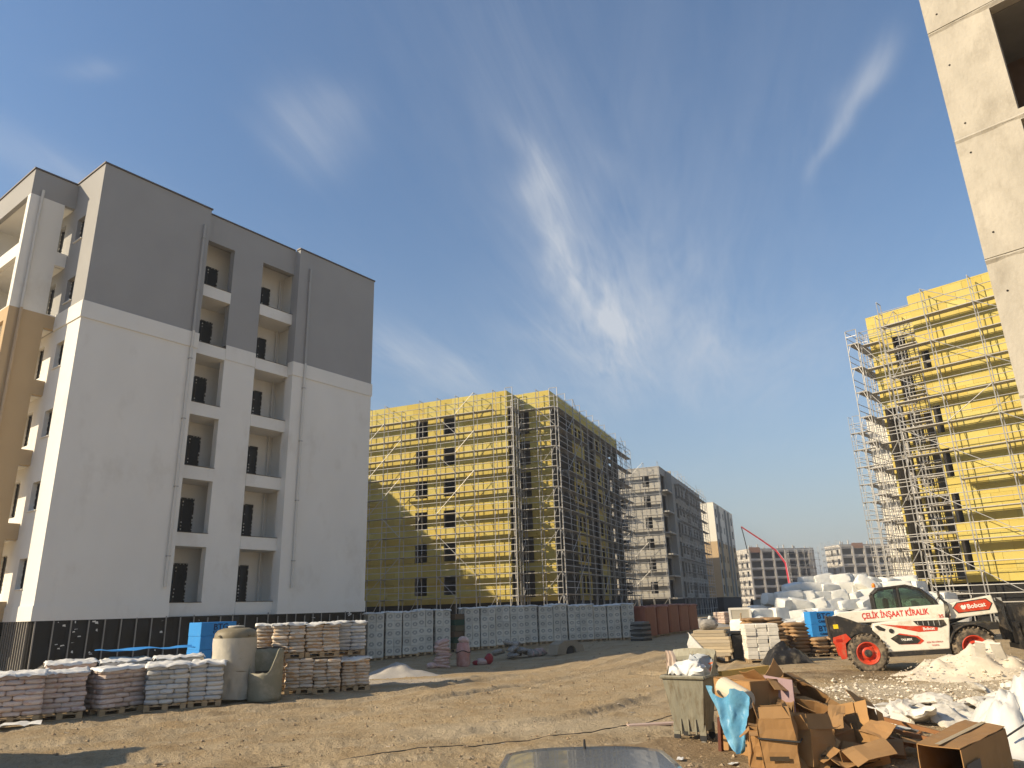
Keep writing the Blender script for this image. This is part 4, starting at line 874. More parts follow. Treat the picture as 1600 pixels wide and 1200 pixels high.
def bag_stack(label, loc, rz, w, d, nx, layers, bh, m, seed, base=True, cover=None, group=None, drop=.05, tilt=0, name='pallet_of_sacks'):
    rg = random.Random(seed); T = thing(name, label, 'sack pallet', loc, rz, group); z = 0.
    if base: ob('pallet', pallet_mesh(w, d), T); z = .137
    bw = w/nx; rows = 2; bd = d/rows
    key = ('sack', round(bw, 2), round(bd, 2), round(bh, 3), m.name)
    if key not in _cache: _cache[key] = [sackbox(bw*1.01, bd*1.01, bh*1.04, m, q) for q in range(3)] + [sackbox(w/2*1.01, d/nx*1.01, bh*1.04, m, q+5) for q in range(3)]
    for l in range(layers):
        tw = (l % 2 == 1); cx, cy = rg.gauss(0, .012), rg.gauss(0, .012)+tilt*l
        if not tw:
            for i_ in range(nx):
                for j_ in range(rows): ob('sack', _cache[key][rg.randrange(3)], T, (-w/2+bw*(i_+.5)+cx+rg.gauss(0, .008), -d/2+bd*(j_+.5)+cy+rg.gauss(0, .01), z+l*bh), (rg.gauss(0, .012), rg.gauss(0, .012), rg.gauss(0, .025)))
        else:
            for i_ in range(2):
                for j_ in range(nx): ob('sack', _cache[key][3+rg.randrange(3)], T, (-w/2+w/2*(i_+.5)+cx+rg.gauss(0, .008), -d/2+d/nx*(j_+.5)+cy, z+l*bh), (rg.gauss(0, .012), rg.gauss(0, .012), rg.gauss(0, .02)))
    if cover: drape(T, w*1.0, d*1.0, z+layers*bh, cover, drop, seed)
    return T
def on(x, y, dz=-.01): return (x, y, gz(x, y)+dz)
def front(px, py, rz, d):
    q = onpx(px, py); return (q[0]-math.sin(rz)*d/2, q[1]+math.cos(rz)*d/2, q[2])
row = 'sack pallets in the front row by the white block'
bag_stack('leftmost pallet of pinkish sacks, cut by the picture edge', front(14, 1132, rad(30), 1.05), rad(30), 1.0, 1.05, 3, 8, .10, m_pink, 1, cover=m_film)
bag_stack('second pallet of pinkish sacks from the left edge', front(92, 1125, rad(33), 1.0), rad(33), .84, 1.0, 3, 8, .10, m_pink, 2, cover=m_film)
bag_stack('pallet of pinkish sacks turned askew with one sunlit side', front(190, 1115, rad(54), 1.0), rad(54), .95, 1.0, 3, 8, .10, m_pink, 3, cover=m_film)
bag_stack('fourth pallet from the left, grey sacks under white film', front(257, 1110, rad(24), 1.0), rad(24), .86, 1.0, 3, 8, .103, m_gsack, 4, cover=m_film)
bag_stack('pallet of grey sacks right beside the wrapped tank', front(319, 1104, rad(20), 1.0), rad(20), .70, 1.0, 2, 8, .100, m_gsack, 5, cover=m_film, drop=.06)
bag_stack('rear pallet of sacks behind the second pallet from the left', on(-10.75, 18.2), rad(33), 1.0, 1.1, 3, 8, .108, m_pink, 6, cover=m_film)
bag_stack('rear pallet of sacks behind the askew pallet', on(-9.75, 18.75), rad(30), 1.05, 1.1, 3, 8, .11, m_gsack, 7, cover=m_film)
bag_stack('rear pallet of sacks behind the two grey sack pallets', on(-8.65, 19.2), rad(28), 1.05, 1.1, 3, 8, .112, m_gsack, 8, cover=m_film)
# orange sacks, two pallets high
zt = .137+8*.086
for i_, (x, y, lab) in enumerate(((-5.78, 19.95, 'lower pallet of orange sacks right behind the cut open cylinder'), (-5.14, 20.2, 'lower pallet of orange sacks, right one of the stacked pair'))):
    bag_stack(lab, on(x, y), rad(17), .68, .9, 2, 8, .086, m_osack, 20+i_)
for i_, (x, y, lab) in enumerate(((-6.10, 19.95, 'upper pallet of orange sacks with sunlit left end'), (-5.30, 20.25, 'upper pallet of orange sacks, right one on the stack'))):
    bag_stack(lab, (x, y, gz(-5.5, 20.1)+zt+.02), rad(17), .80 if i_ == 0 else .85, .9, 2, 8, .085, m_osack, 22+i_, cover=m_film, drop=.05)
bag_stack('lone low pallet of orange sacks at the right end of the stacks', on(-4.50, 20.75), rad(17), .72, .9, 2, 8, .082, m_osack, 24, cover=m_film, drop=.05)
bag_stack('pallet of pale sacks peeping out left behind the upper orange pallet', (-6.85, 21.0, gz(-6.85, 21)+.84), rad(17), .9, .9, 2, 8, .09, m_osack, 25, cover=m_film, drop=.05)
bag_stack('pallet of sacks under the pale pallet behind the wrapped tank', on(-6.85, 21.0), rad(17), .9, .9, 2, 8, .087, m_osack, 26)
bag_stack('pallet of grey sacks peeping out right behind the upper orange pallet', (-4.78, 21.2, gz(-4.78, 21.2)+.84), rad(17), .8, .9, 2, 8, .090, m_gsack, 27, cover=m_film, drop=.05)
bag_stack('pallet of sacks under the grey pallet behind the orange stack', on(-4.78, 21.2), rad(17), .8, .9, 2, 8, .087, m_osack, 28)
# wrapped tank
m_tank = mat('dusty_wrapping', (.46,.42,.34), .75, var=.16, vscale=3, bump=.5, bscale=10, dirt=((.33,.29,.21), 3, .52, .6))
m_dome = mat('olive_tank_shell', (.21,.175,.11), .55, var=.15, vscale=3, dirt=((.40,.35,.26), 4, .55, .6))
T = thing('wrapped_tank', 'tall domed tank wrapped in dusty beige foil, beside the sack pallets', 'tank', on(at_px(361, 1085, 18.85).x, 18.85)); T.scale = (.93, .93, .84)
m = MB(); m.smooth = True; m.lathe([(.50, .02), (.54, .1), (.54, 1.74), (.525, 1.83), (.46, 1.92), (.32, 1.97), (.0, 1.99)], 32, close=False); m.build('shell', m_dome, T)
m = MB(); m.smooth = True
def wrap(u_, v_):
    a = u_*2*math.pi; z = .78+.92*v_; r = .556+.012*math.sin(a*7+z*9)+.012*n3((a*2, z*3, 0), 3.0, 2); return (r*math.cos(a), r*math.sin(a), z+(.02*math.sin(a*5) if v_ < .01 else 0))
m.grid(wrap, 48, 10); m.build('foil_wrap', m_tank, T, fix=False)
m = MB(); m.smooth = True
def wrap2(u_, v_):
    a = u_*2*math.pi; z = .05+.74*v_; f = (math.sin(a*11+z*4)+.6*math.sin(a*17-z*7)); r = .568+.028*f*math.sin(math.pi*min(1, v_*1.2))+.02*(1-v_); return (r*math.cos(a), r*math.sin(a), z+.02*math.sin(a*4+1))
m.grid(wrap2, 72, 10); m.build('loose_foil_skirt', m_tank, T, fix=False)
for a in (-2.0, -.55, .9, 2.4):
    m = MB(); m.lathe([(.035, 0), (.035, .03), (.018, .03), (.018, 0)], 10, Matrix.Rotation(a, 4, 'Z') @ Matrix.Translation((.545, 0, 1.76)) @ Matrix.Rotation(rad(90), 4, 'Y'), close=False); m.build('lifting_eye', m_dome, T)
m = MB(); m.smooth = True; m.lathe([(.2, 1.985), (.22, 2.02), (.18, 2.04), (0, 2.045)], 16, close=False); m.build('lid', m_tank, T)
# cut open cylinder
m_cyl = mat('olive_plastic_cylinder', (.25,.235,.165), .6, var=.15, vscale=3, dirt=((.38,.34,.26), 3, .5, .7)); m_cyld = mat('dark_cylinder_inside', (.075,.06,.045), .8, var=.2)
T = thing('cut_cylinder', 'open olive cylinder with slanting cut and dark inside, beside the wrapped tank', 'cylinder', on(at_px(413, 1085, 18.75).x, 18.75)); T.scale = (.95, .95, .86)
m = MB(); m.smooth = True
def cyl(u_, v_):
    a = -math.pi+u_*2*math.pi; front = math.cos(a+1.9)   # the front left is torn low, the back stays high
    h = 1.36 if front < .15 else 1.36-.62*min(1, (front-.15)/.55); h += .05*n3((a*3, 0, 0), 2.0, 3); r = .42
    return (r*math.cos(a), r*math.sin(a), h*v_)
m.grid(cyl, 48, 10); o = m.build('shell', m_cyl, T, fix=False); sm = o.modifiers.new('wall', 'SOLIDIFY'); sm.thickness = .03
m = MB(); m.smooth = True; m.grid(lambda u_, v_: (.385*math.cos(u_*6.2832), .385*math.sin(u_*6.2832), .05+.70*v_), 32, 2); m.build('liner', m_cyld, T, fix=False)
m = MB(); m.lathe([(.38, .5), (.2, .53), (0, .54)], 24, close=False); m.build('rubble_fill', m_dirt, T)
m = MB(); m.path([(.43*math.cos(a), .43*math.sin(a), 1.37) for a in [(-.1+q*.26) for q in range(13)]], .03, 6); m.build('rim', m_cyld, T)
# blue insulation packs
def text_mesh(body, size, extrude=.002, bold=0.0):
    c = bpy.data.curves.new('lettering', 'FONT'); c.body = body; c.size = size; c.extrude = extrude; c.align_x = 'CENTER'; c.align_y = 'CENTER'; c.offset = bold; c.resolution_u = 3
    o = bpy.data.objects.new('tmp', c); COL.objects.link(o); bpy.context.view_layer.update()
    me = bpy.data.meshes.new_from_object(o.evaluated_get(bpy.context.evaluated_depsgraph_get())); bpy.data.objects.remove(o); me.name = 'lettering'; return me
m_ink = mat('dark_blue_ink', (.008,.03,.09), .7, var=.05)
def lettering(parent, body, size, loc, rot, m, bold=0.0, name='lettering', sx=1.0):
    me = text_mesh(body, size, .002, bold); me.materials.clear(); me.materials.append(m); return ob(name, me, parent, loc, rot, (sx, 1, 1))
def blue_pack(label, loc, rz, w, d, h, texts):
    T = thing('insulation_pack', label, 'insulation pack', loc, rz); n = max(1, round(h/.38))
    for k in range(n):
        m = MB(); hh = h/n; m.bbox(-w/2+random.uniform(-.008, .008), w/2+random.uniform(-.008, .008), -d/2, d/2, k*hh+.003, (k+1)*hh-.003, .012); m.build('foam_bundle', m_blue, T)
        for t, sz, zz in texts: lettering(T, t, sz, (0.06, -d/2-.006, k*hh+hh*zz), (rad(90), 0, 0), m_ink, .004)
    return T
p = at_px(322, 1030, 24.4); blue_pack('tall stack of blue foam packs printed BTG, behind the wrapped tank', (p.x, p.y+.3, p.z-.12), rad(46), 1.15, .95, 1.25, [('BTG', .26, .62), ('CARBON', .12, .24)])
q = Vector((p.x, p.y+.3, gz(p.x, p.y)))
hb = p.z-.12-q.z-.01
blue_pack('low blue foam pack carrying the tall blue stack', (p.x+.05, p.y+.35, q.z), rad(46), 1.05, 1.0, hb, [])
p2 = at_px(291, 1041, 23.9); blue_pack('low blue foam pack left of the tall blue stack', (p2.x-.15, p2.y+.1, q.z), rad(46), .75, .8, hb-.02, [])
T = thing('plastic_sheet', 'flat blue plastic sheet lying over the rear sack pallets', 'sheet', (-9.7, 19.6, gz(-9.7, 19.6)+1.2), rad(30))
m = MB(); m.smooth = True; m.grid(lambda u_, v_: ((u_-.5)*2.3, (v_-.5)*.9, .05+.10*n3((u_*4, v_*3, 1), 1.5, 4)), 18, 8); m.build('sheet', m_blue, T, fix=False)
# black tarpaulin over a heap
T = thing('tarpaulin_heap', 'black tarpaulin thrown over a heap behind the left sack pallets', 'tarpaulin', on(at_px(99, 1045, 22.6).x, 22.6), rad(35)); T.scale = (.72, .72, .62)
m_tarp = mat('black_tarp', (.022,.02,.018), .45, var=.3, vscale=3, bump=.5, bscale=9, dirt=((.30,.26,.19), 2.2, .50, .75))
def tarp(u_, v_):
    x = (u_-.5)*2; y = (v_-.5)*2; e = max(0, 1-abs(x)**2.6)*max(0, 1-abs(y)**2.6)
    return (x*1.15, y*.9, 1.45*e**.33*(1+.22*n3((x*1.4, y*1.4, 3), 1.7, 6))+.07*n3((x, y, 0), 7., 8))
m = MB(); m.smooth = True; m.grid(tarp, 24, 20); m.build('cover', m_tarp, T, fix=False)

# ---------------- the long row of white box pallets ----------------
def boxmat():
    m = bpy.data.materials.new('printed_white_carton'); m.use_nodes = True; N = m.node_tree.nodes; K = m.node_tree.links; b = N['Principled BSDF']; b.inputs['Roughness'].default_value = .7
    t = N.new('ShaderNodeTexCoord'); g = N.new('ShaderNodeSeparateXYZ'); K.new(t.outputs['Generated'], g.inputs[0]); nn = N.new('ShaderNodeSeparateXYZ'); K.new(t.outputs['Normal'], nn.inputs[0])
    def M_(op, a, bb=None):
        n = N.new('ShaderNodeMath'); n.operation = op
        for i_, v in enumerate((a, bb)):
            if v is None: continue
            if isinstance(v, (int, float)): n.inputs[i_].default_value = v
            else: K.new(v, n.inputs[i_])
        return n.outputs[0]
    ax = M_('GREATER_THAN', M_('ABSOLUTE', nn.outputs[1]), .7); ay = M_('GREATER_THAN', M_('ABSOLUTE', nn.outputs[0]), .7)
    def oval(c):
        u_ = M_('DIVIDE', M_('SUBTRACT', c, .5), .33); v_ = M_('DIVIDE', M_('SUBTRACT', g.outputs[2], .52), .27)
        r = M_('ADD', M_('MULTIPLY', u_, u_), M_('MULTIPLY', v_, v_)); return M_('MULTIPLY', M_('LESS_THAN', r, 1.0), M_('GREATER_THAN', r, .12))
    msk = M_('MINIMUM', M_('ADD', M_('MULTIPLY', oval(g.outputs[0]), ax), M_('MULTIPLY', oval(g.outputs[1]), ay)), 1)
    no = N.new('ShaderNodeTexNoise'); no.inputs['Scale'].default_value = 14; no.inputs['Detail'].default_value = 3; K.new(t.outputs['Object'], no.inputs['Vector'])
    msk = M_('MULTIPLY', msk, M_('ADD', M_('MULTIPLY', no.outputs[0], .9), .25))
    oi = N.new('ShaderNodeObjectInfo'); x = N.new('ShaderNodeMixRGB'); x.inputs[1].default_value = (.60,.565,.48,1); x.inputs[2].default_value = (.21,.215,.20,1); K.new(msk, x.inputs[0])
    s = N.new('ShaderNodeVectorMath'); s.operation = 'SCALE'; K.new(x.outputs[0], s.inputs[0]); K.new(M_('ADD', M_('MULTIPLY', oi.outputs['Random'], .25), .82), s.inputs['Scale']); K.new(s.outputs[0], b.inputs['Base Color']); return m
m_box = boxmat()
def carton(w, d, h):
    key = ('carton', round(w, 3), round(d, 3), round(h, 3))
    if key not in _cache:
        mb = MB(); mb.bbox(-w/2+.004, w/2-.004, -d/2+.004, d/2-.004, .004, h-.004, .012); _cache[key] = mb.mesh('carton', m_box)
    return _cache[key]
def box_pallet(label, loc, rz, w=.80, d=1.0, rows=5, h=1.92, plain=False):
    T = thing('pallet_of_cartons', label, 'carton pallet', loc, rz, 'white carton pallets in the long row'); ob('pallet', pallet_mesh(w, d), T); bh = (h-.14)/rows
    for k in range(rows):
        for i_ in range(2):
            for j_ in range(2):
                ob('carton', carton(w/2, d/2, bh), T, (-w/4+i_*w/2+random.gauss(0, .004), -d/4+j_*d/2+random.gauss(0, .004), .137+k*bh), (0, 0, random.gauss(0, .012)))
    drape(T, w, d, h, m_film, .05, random.randrange(99)); return T
p0 = Vector(onpx(584, 1031)[:2]); p1 = Vector(onpx(975, 999)[:2]); n_box = 18; du = (p1-p0)
ordw = ['first', 'second', 'third', 'fourth', 'fifth', 'sixth', 'seventh', 'eighth', 'ninth', 'tenth', 'eleventh', 'twelfth', 'thirteenth', 'fourteenth', 'fifteenth', 'sixteenth', 'seventeenth', 'eighteenth']
for k in range(n_box):
    q = p0+du*(k/(n_box-1)); 
    if k == 5: continue
    x, y = q.x+random.gauss(0, .05), q.y+random.gauss(0, .05)
    box_pallet(f'{ordw[k]} pallet of white cartons in the long row, counted from its left end', on(x, y), math.atan2(du.y, du.x)+rad(random.gauss(0, 1.5)), w=(p1-p0).length/(n_box-1)*.965, d=1.1, h=2.25-.3*k/n_box+random.uniform(-.05, .08))
# dark mixed pallet in the gap of the row
q = p0+du*(5/(n_box-1)); T = thing('pallet_of_slabs', 'dark stack of green and brown packs in the gap of the white carton row', 'pallet stack', on(q.x, q.y), rad(44.4)); ob('pallet', pallet_mesh(.8, 1.), T)
for k in range(6):
    m = MB(); m.bbox(-.4+random.uniform(-.03, .03), .4, -.5, .5, .14+k*.3, .14+k*.3+.29, .015); m.build('pack', mat(['olive_pack', 'dark_green_pack', 'brown_pack'][k % 3], [(.10,.09,.05), (.02,.06,.04), (.11,.075,.045)][k % 3], .7), T)
# terracotta film pallets farther back
m_terra = mat('terracotta_film', (.27,.085,.045), .5, var=.2, vscale=3, bump=.5, bscale=7, rnd=.1)
for k in range(5):
    a = Vector((7.6, 46.6)).lerp(Vector((12.2, 55.0)), k/4); x, y = a.x, a.y
    T = thing('wrapped_pallet', ['nearest terracotta wrapped pallet, beside the white carton row', 'second terracotta wrapped pallet from the carton row', 'middle one of the five terracotta wrapped pallets', 'fourth terracotta wrapped pallet from the carton row', 'farthest terracotta wrapped pallet with slanting torn film'][k], 'wrapped pallet', on(x, y), rad(58), 'terracotta wrapped pallets')
    w, d, h = 1.9, 1.2, 1.85+random.uniform(-.06, .06); ob('pallet', pallet_mesh(w, d), T)
    m = MB(); m.smooth = False; sl = .25 if k == 4 else 0
    m.grid(lambda u_, v_: ((lambda a_: (w/2*max(-1, min(1, 1.35*math.cos(a_)))-sl*v_*.6, d/2*max(-1, min(1, 1.35*math.sin(a_))), .14+(h-.14)*v_))(u_*6.2832)), 24, 6)
    m.box(-w/2+.01-sl*.6, w/2-.01-sl*.6, -d/2+.01, d/2-.01, h-.02, h-.003); m.build('film_wrap', m_terra, T); drape(T, w-sl, d, h-.02, m_terra, .10, k)
# layered mats lying against the terracotta pallets
T = thing('mat_stack', 'small stack of dark mats and boards leaning at the end of the carton row', 'board stack', on(6.9, 43.1), rad(48))
for k in range(8):
    m = MB(); wd = 1.0-.05*k*random.random(); m.box(-wd/2, wd/2, -.4, .4, k*.13, k*.13+.11, Matrix.Rotation(random.gauss(0, .05), 4, 'Z') @ Matrix.Rotation(random.gauss(0, .02), 4, 'Y')); m.build('board', mat(['mat_dark', 'mat_grey'][k % 2], [(.05,.05,.045), (.20,.19,.17)][k % 2], .9), T)
# white powder heap
def mound(name, label, cat, loc, rx, ry, h, m, seed, kind=None, nu=36, nv=14, rough=.25):
    mb = MB(); mb.smooth = True
    def f(u_, v_):
        a = u_*6.28318; r = v_; k = 1+.28*n3((math.cos(a)*2, math.sin(a)*2, 0), 1.3, seed)
        x, y = math.cos(a)*r*rx*k, math.sin(a)*r*ry*k; z = h*(1-r)**1.15*(1+rough*2*n3((x*2, y*2, 0), 1.6, seed+1))+.08*rough*n3((x, y, 0), 9, seed+2)*2*(1-r)
        return (x, y, z-.06*r)
    mb.grid(f, nu, nv); o = ob(name, mb.mesh(name, m, fix=False), None, loc); return tag(o, label, cat, kind=kind)
m_powder = mat('shade_darkened_powder', (.36,.335,.30), .97, var=.18, vscale=3, bump=.5, bscale=14)  # whitish sand, its colour darkened to look shaded
mound('powder_heap', 'low heap of whitish sand in front of the white cartons', 'sand heap', onpx(618, 1056), 1.85, 1.4, .48, m_powder, 5)
# sack heaps in the shade
def sack_heap(label, loc, rz, items, cat='sack heap'):
    T = thing('sack_heap', label, cat, loc, rz)
    for (x, y, z, w, d, h, tx, ty, tz, m) in items: ob('sack', pillow('sack', w, d, h, m, (7, 5), .4, .03, random.randrange(50)), T, (x, y, z), (tx, ty, tz))
    return T
it = [(random.gauss(0, .03), random.gauss(0, .03), .12*k, .72, .5, .16, random.gauss(0, .05), random.gauss(0, .06), random.gauss(0, .12), m_rose) for k in range(8)]
it += [(-.02, 0, .98, .65, .45, .2, .1, -.25, .2, m_rose), (-.5, -.1, 0, .5, .4, .25, 0, .1, .4, m_rose)]
sack_heap('sagging stack of pink sacks with one slumped on top, near the white sand', onpx(692, 1043), rad(20), it)
T = thing('film_roll', 'upright pink wrapped roll beside the stack of pink sacks', 'roll', onpx(724, 1041))
m = MB(); m.smooth = True; m.lathe([(.25, 0), (.31, .1), (.30, .45), (.33, .6), (.27, .95), (.2, 1.0), (0, 1.0)], 20, close=False); m.build('wrapping', mat('pink_film', (.42,.18,.15), .4, var=.3, vscale=5, bump=.6, bscale=9, hue=(.5,.33,.3)), T)
m = MB(); m.path([(.33*math.cos(a), .33*math.sin(a), .62+.05*math.sin(3*a)) for a in [q*.35 for q in range(19)]], .02, 5); m.build('strap', m_rope, T)
ob('top_sack', pillow('top_sack', .5, .45, .3, m_rose, (7, 5), .5, .02, 3), T, (0, 0, .95), (.1, .2, .4))
sack_heap('crumpled red and white bags at the foot of the pink roll', onpx(752, 1039), 0, [(0, 0, 0, .5, .4, .3, .2, .1, .3, m_rose), (.25, .1, .05, .4, .3, .45, .1, .5, .8, mat('red_bag', (.30,.02,.03), .5, var=.2, bump=.4, bscale=8)), (-.25, -.1, 0, .3, .3, .22, .1, .2, 1.0, mat('red_bag', (.3,.02,.03)))])
it = []
for k in range(15):
    a = random.uniform(0, 6.28); r = .75*math.sqrt(random.random()); z = max(0, .75*(1-r/.85)+random.uniform(-.1, .05)); it.append((r*math.cos(a)*1.25, r*math.sin(a)*.8, z, .62, .42, .2, random.gauss(0, .25), random.gauss(0, .25), random.uniform(0, 3.1), m_rag))
sack_heap('heap of grey woven sacks before the middle of the carton row', onpx(800, 1029), rad(30), it)
it = [(.1*k-.3, .05*random.random(), .1*random.random(), .7, .45, .3, .6+.2*random.random(), .3*random.random(), .4*k, m_rose if k % 2 else m_rag) for k in range(6)]
sack_heap('slumped pink and grey sacks leaning right of the grey sack heap', onpx(838, 1026), rad(30), it)
T = thing('broken_kerb', 'dusty broken slab with an arched hollow in front of the carton row', 'concrete slab', onpx(884, 1021), rad(40))
m = MB(); m.prism([(-.9, 0), (-.75, .45), (-.35, .62), (.4, .60), (.85, .38), (1.0, 0), (.42, 0), (.36, .22), (.2, .36), (0, .38), (-.18, .3), (-.28, .14), (-.3, 0)], -.35, .35); m.build('slab', mat('dusty_slab', (.30,.25,.18), .95, var=.2, bump=.5), T)
m = MB(); m.lathe([(.24, -.1), (.24, .1), (.12, .12)], 16, Matrix.Translation((.04, -.2, .14)) @ Matrix.Rotation(rad(80), 4, 'X')); m.build('old_tyre', m_rope, T)
# ---------------- goods on the right, beyond the loader ----------------
# stack of dusty boards under a cover
T = thing('board_stack', 'dusty stack of pale boards with a lumpy sack on top, left of the black bin', 'board stack', on(6.75, 26.75), rad(-22))
m_board = mat('dusty_board', (.47,.38,.25), .9, var=.2, vscale=5, rnd=.15, stretch=(1,6,6), hue=(.40,.34,.25))
for k in range(8):
    m = MB(); w = 1.38-(.0 if k < 5 else .10*(k-4)); m.bbox(-w/2+random.uniform(-.03, .03), w/2+random.uniform(-.03, .03), -.55, .55, .17+k*.105, .17+k*.105+.096, .012); m.build('board', m_board, T)
m = MB(); m.smooth = True; m.grid(lambda u_, v_: (-.72+.05*math.sin(v_*9)+u_*.5, -.58-.05*u_*math.sin(v_*7), .02+.95*(1-v_)**.8*(.4+.6*(1-u_))), 8, 8); m.build('loose_film', m_film, T, fix=False)
for x in (-.5, 0, .5):
    m = MB(); m.box(x-.05, x+.05, -.5, .5, 0, .165); m.build('bearer', m_wood, T)
T = thing('lumpy_sack', 'small knotted pale sack lying on the dusty board stack', 'sack', (6.7, 26.75, gz(6.7, 26.7)+1.0)); ob('body', pillow('body', .62, .5, .36, m_rag, (8, 6), .5, .02, 3), T); ob('knot', pillow('knot', .14, .14, .2, m_film, (4, 4), .4, 0, 4), T, (.05, 0, .28), (.2, .1, 0))
T = thing('waste_bin', 'black plastic bin beside the dusty board stack', 'bin', on(7.62, 26.6), rad(-15))
m = MB(); m.bbox(-.22, .22, -.26, .26, .05, .85, .05); m.build('body', mat('black_plastic', (.02,.02,.02), .5, dirt=((.2,.17,.13), 4, .55, .5)), T); m = MB(); m.bbox(-.25, .25, -.29, .29, .86, .94, .03); m.build('lid', mat('black_plastic', (.02,.02,.02)), T)
# pallet of white blocks
m_block = mat('white_block', (.66,.62,.54), .9, var=.1, vscale=5, rnd=.12, dirt=((.45,.40,.32), 5, .58, .5), bump=.3, bscale=25)
T = thing('block_pallet', 'pallet of white building blocks in three columns beside the brown sacks', 'block pallet', on(8.15, 25.75), rad(-8)); ob('pallet', pallet_mesh(1.1, .9), T)
mb = MB(); mb.bbox(-.178, .178, -.22, .22, .003, .118, .014); me = mb.mesh('block', m_block)
for k in range(9):
    for i_ in range(3):
        for j_ in range(2): ob('block', me, T, (-.365+.365*i_+random.gauss(0, .008), -.225+.45*j_+random.gauss(0, .01), .137+.122*k), (0, 0, random.gauss(0, .025)))
# white frames behind
for k, lab in enumerate(('pale window frame leaning at the left behind the white blocks', 'pale window frame panel behind the white blocks, next to the brown sacks')):
    p = at_px(1163+26*k, 1003, 33.+k*1.2); T = thing('window_frame', lab, 'window frame', on(p.x, p.y), rad(-10)); w, h = .95, 1.75; m = MB()
    R_ = Matrix.Rotation(rad(-12), 4, 'X'); m.box(-w/2, -w/2+.09, 0, .07, 0, h, R_); m.box(w/2-.09, w/2, 0, .07, 0, h, R_); m.box(-w/2+.09, w/2-.09, 0, .07, 0, .09, R_); m.box(-w/2+.09, w/2-.09, 0, .07, h-.09, h, R_); m.build('frame', m_block, T)
    m = MB(); m.box(-w/2+.09, w/2-.09, .02, .05, .09, h-.09, R_); m.build('panel', mat('dusty_panel', (.40,.36,.28), .7, var=.2), T)
    m = MB(); m.tube((0, .05, h*.85), (0, .9, 0), .03, 6); m.build('prop', m_wood, T)
# brown paper sacks
def loose_stack(label, loc, rz, n, w=.72, d=.48, bh=.125, m=None, cols=1, seed=0):
    rg = random.Random(seed); T = thing('sack_stack', label, 'sack stack', loc, rz, 'brown sack stacks behind the loader'); ms = [pillow('sack', w, d, bh*1.25, m or m_brown, (6, 5), .3, 0, q) for q in range(3)]
    ob('pallet', pallet_mesh(max(.8, w*cols), .9), T)
    for k in range(n):
        for c in range(cols):
            if k == n-1 and rg.random() < .4 and cols > 1: continue
            for j_ in (-.24, .24): ob('sack', ms[rg.randrange(3)], T, ((c-(cols-1)/2)*w*.97+rg.gauss(0, .03), j_+rg.gauss(0, .02), .137+k*bh), (rg.gauss(0, .04), rg.gauss(0, .04), rg.gauss(0, .06)))
    return T
loose_stack('tall brown sack stack directly right of the white blocks', on(9.15, 27.3), rad(5), 7, seed=2)
loose_stack('brown sack stack in the middle of the three, slightly lower', on(10.15, 27.9), rad(12), 8, seed=3)
loose_stack('wide low brown sack stack nearest to the loader tail', on(11.05, 27.7), rad(8), 5, w=.62, cols=2, seed=4)
loose_stack('brown sack stack standing behind, with rounded top', on(9.75, 30.4), rad(5), 9, w=.8, cols=2, seed=5)
p = at_px(1283, 985, 30.5); blue_pack('blue foam pack printed BTG behind the loader tail', (p.x, p.y, gz(p.x, p.y)+.5), rad(2), 1.0, .6, .95, [('BTG', .3, .62), ('CARBON', .12, .2)])
T = thing('sack_stack', 'pale sacks stepped up beside the blue pack behind the loader', 'sack stack', on(p.x+.55, p.y-.6), 0)
for k in range(5):
    for c in range(3 if k < 3 else 2 if k < 4 else 1): ob('sack', pillow('sack', .55, .45, .2, m_white_sack, (6, 5), .3, 0, k), T, (.52*(c-.3)+.2*k*.3, random.gauss(0, .03), k*.17), (0, 0, random.gauss(0, .08)))
bag_stack('pallet under the blue BTG pack', on(p.x, p.y), rad(2), 1.0, .8, 2, 3, .118, m_brown, 61)
# dark tarp lump before the white blocks
T = thing('tarpaulin_heap', 'small crumpled dark tarpaulin at the foot of the white blocks', 'tarpaulin', on(8.5, 24.5), rad(10)); m = MB(); m.smooth = True
m.grid(lambda u_, v_: ((u_-.5)*1.5, (v_-.5)*.9, .55*(max(0, math.sin(math.pi*u_))*max(0, math.sin(math.pi*v_)))**.6*(1+.8*n3((u_*4, v_*4, 2), 1.6, 5))), 16, 12); m.build('cover', m_tarp, T, fix=False)
# heap of white wrapped insulation bundles
m_bundle = mat('white_wrapped_bundle', (.66,.65,.60), .5, var=.14, vscale=4, bump=1.0, bscale=5, rnd=.06, spec=.35, dirt=((.5,.45,.36), 2.5, .60, .5))
def bundle_mesh(w, d, h, seed):
    """pillowy film-wrapped bale, strapped in the middle"""
    mb = MB(); mb.smooth = True
    me0 = bpy.data.meshes.new('t'); bm = bmesh.new(); bmesh.ops.create_cube(bm, size=1); bmesh.ops.subdivide_edges(bm, edges=bm.edges, cuts=4, use_grid_fill=True)
    for v in bm.verts:
        c = v.co*2; k = 1-.045*(abs(c.x)**6*abs(c.y)**6+abs(c.y)**6*abs(c.z)**6+abs(c.x)**6*abs(c.z)**6)/1.0
        bul = 1+.035*(1-c.x*c.x)*(1-c.y*c.y if abs(c.y) < .99 else 1)
        wv = .07*n3((c.x*1.3+seed, c.y*1.3, c.z*1.3), 1.7, seed)+.05*n3((c.x*3+seed, c.y*3, c.z*3), 1.9, seed+4); strap = -.03*math.exp(-(c.x/.1)**2)
        v.co = Vector((c.x*w/2*k, c.y*d/2*k*(bul+strap), c.z*h/2*k*(bul+strap)))*(1+wv)
    bm.to_mesh(me0); bm.free(); me0.materials.append(m_bundle); me0.polygons.foreach_set('use_smooth', [True]*len(me0.polygons)); me0.set_sharp_from_angle(angle=rad(55)); me0.name = 'wrapped_bundle'; return me0
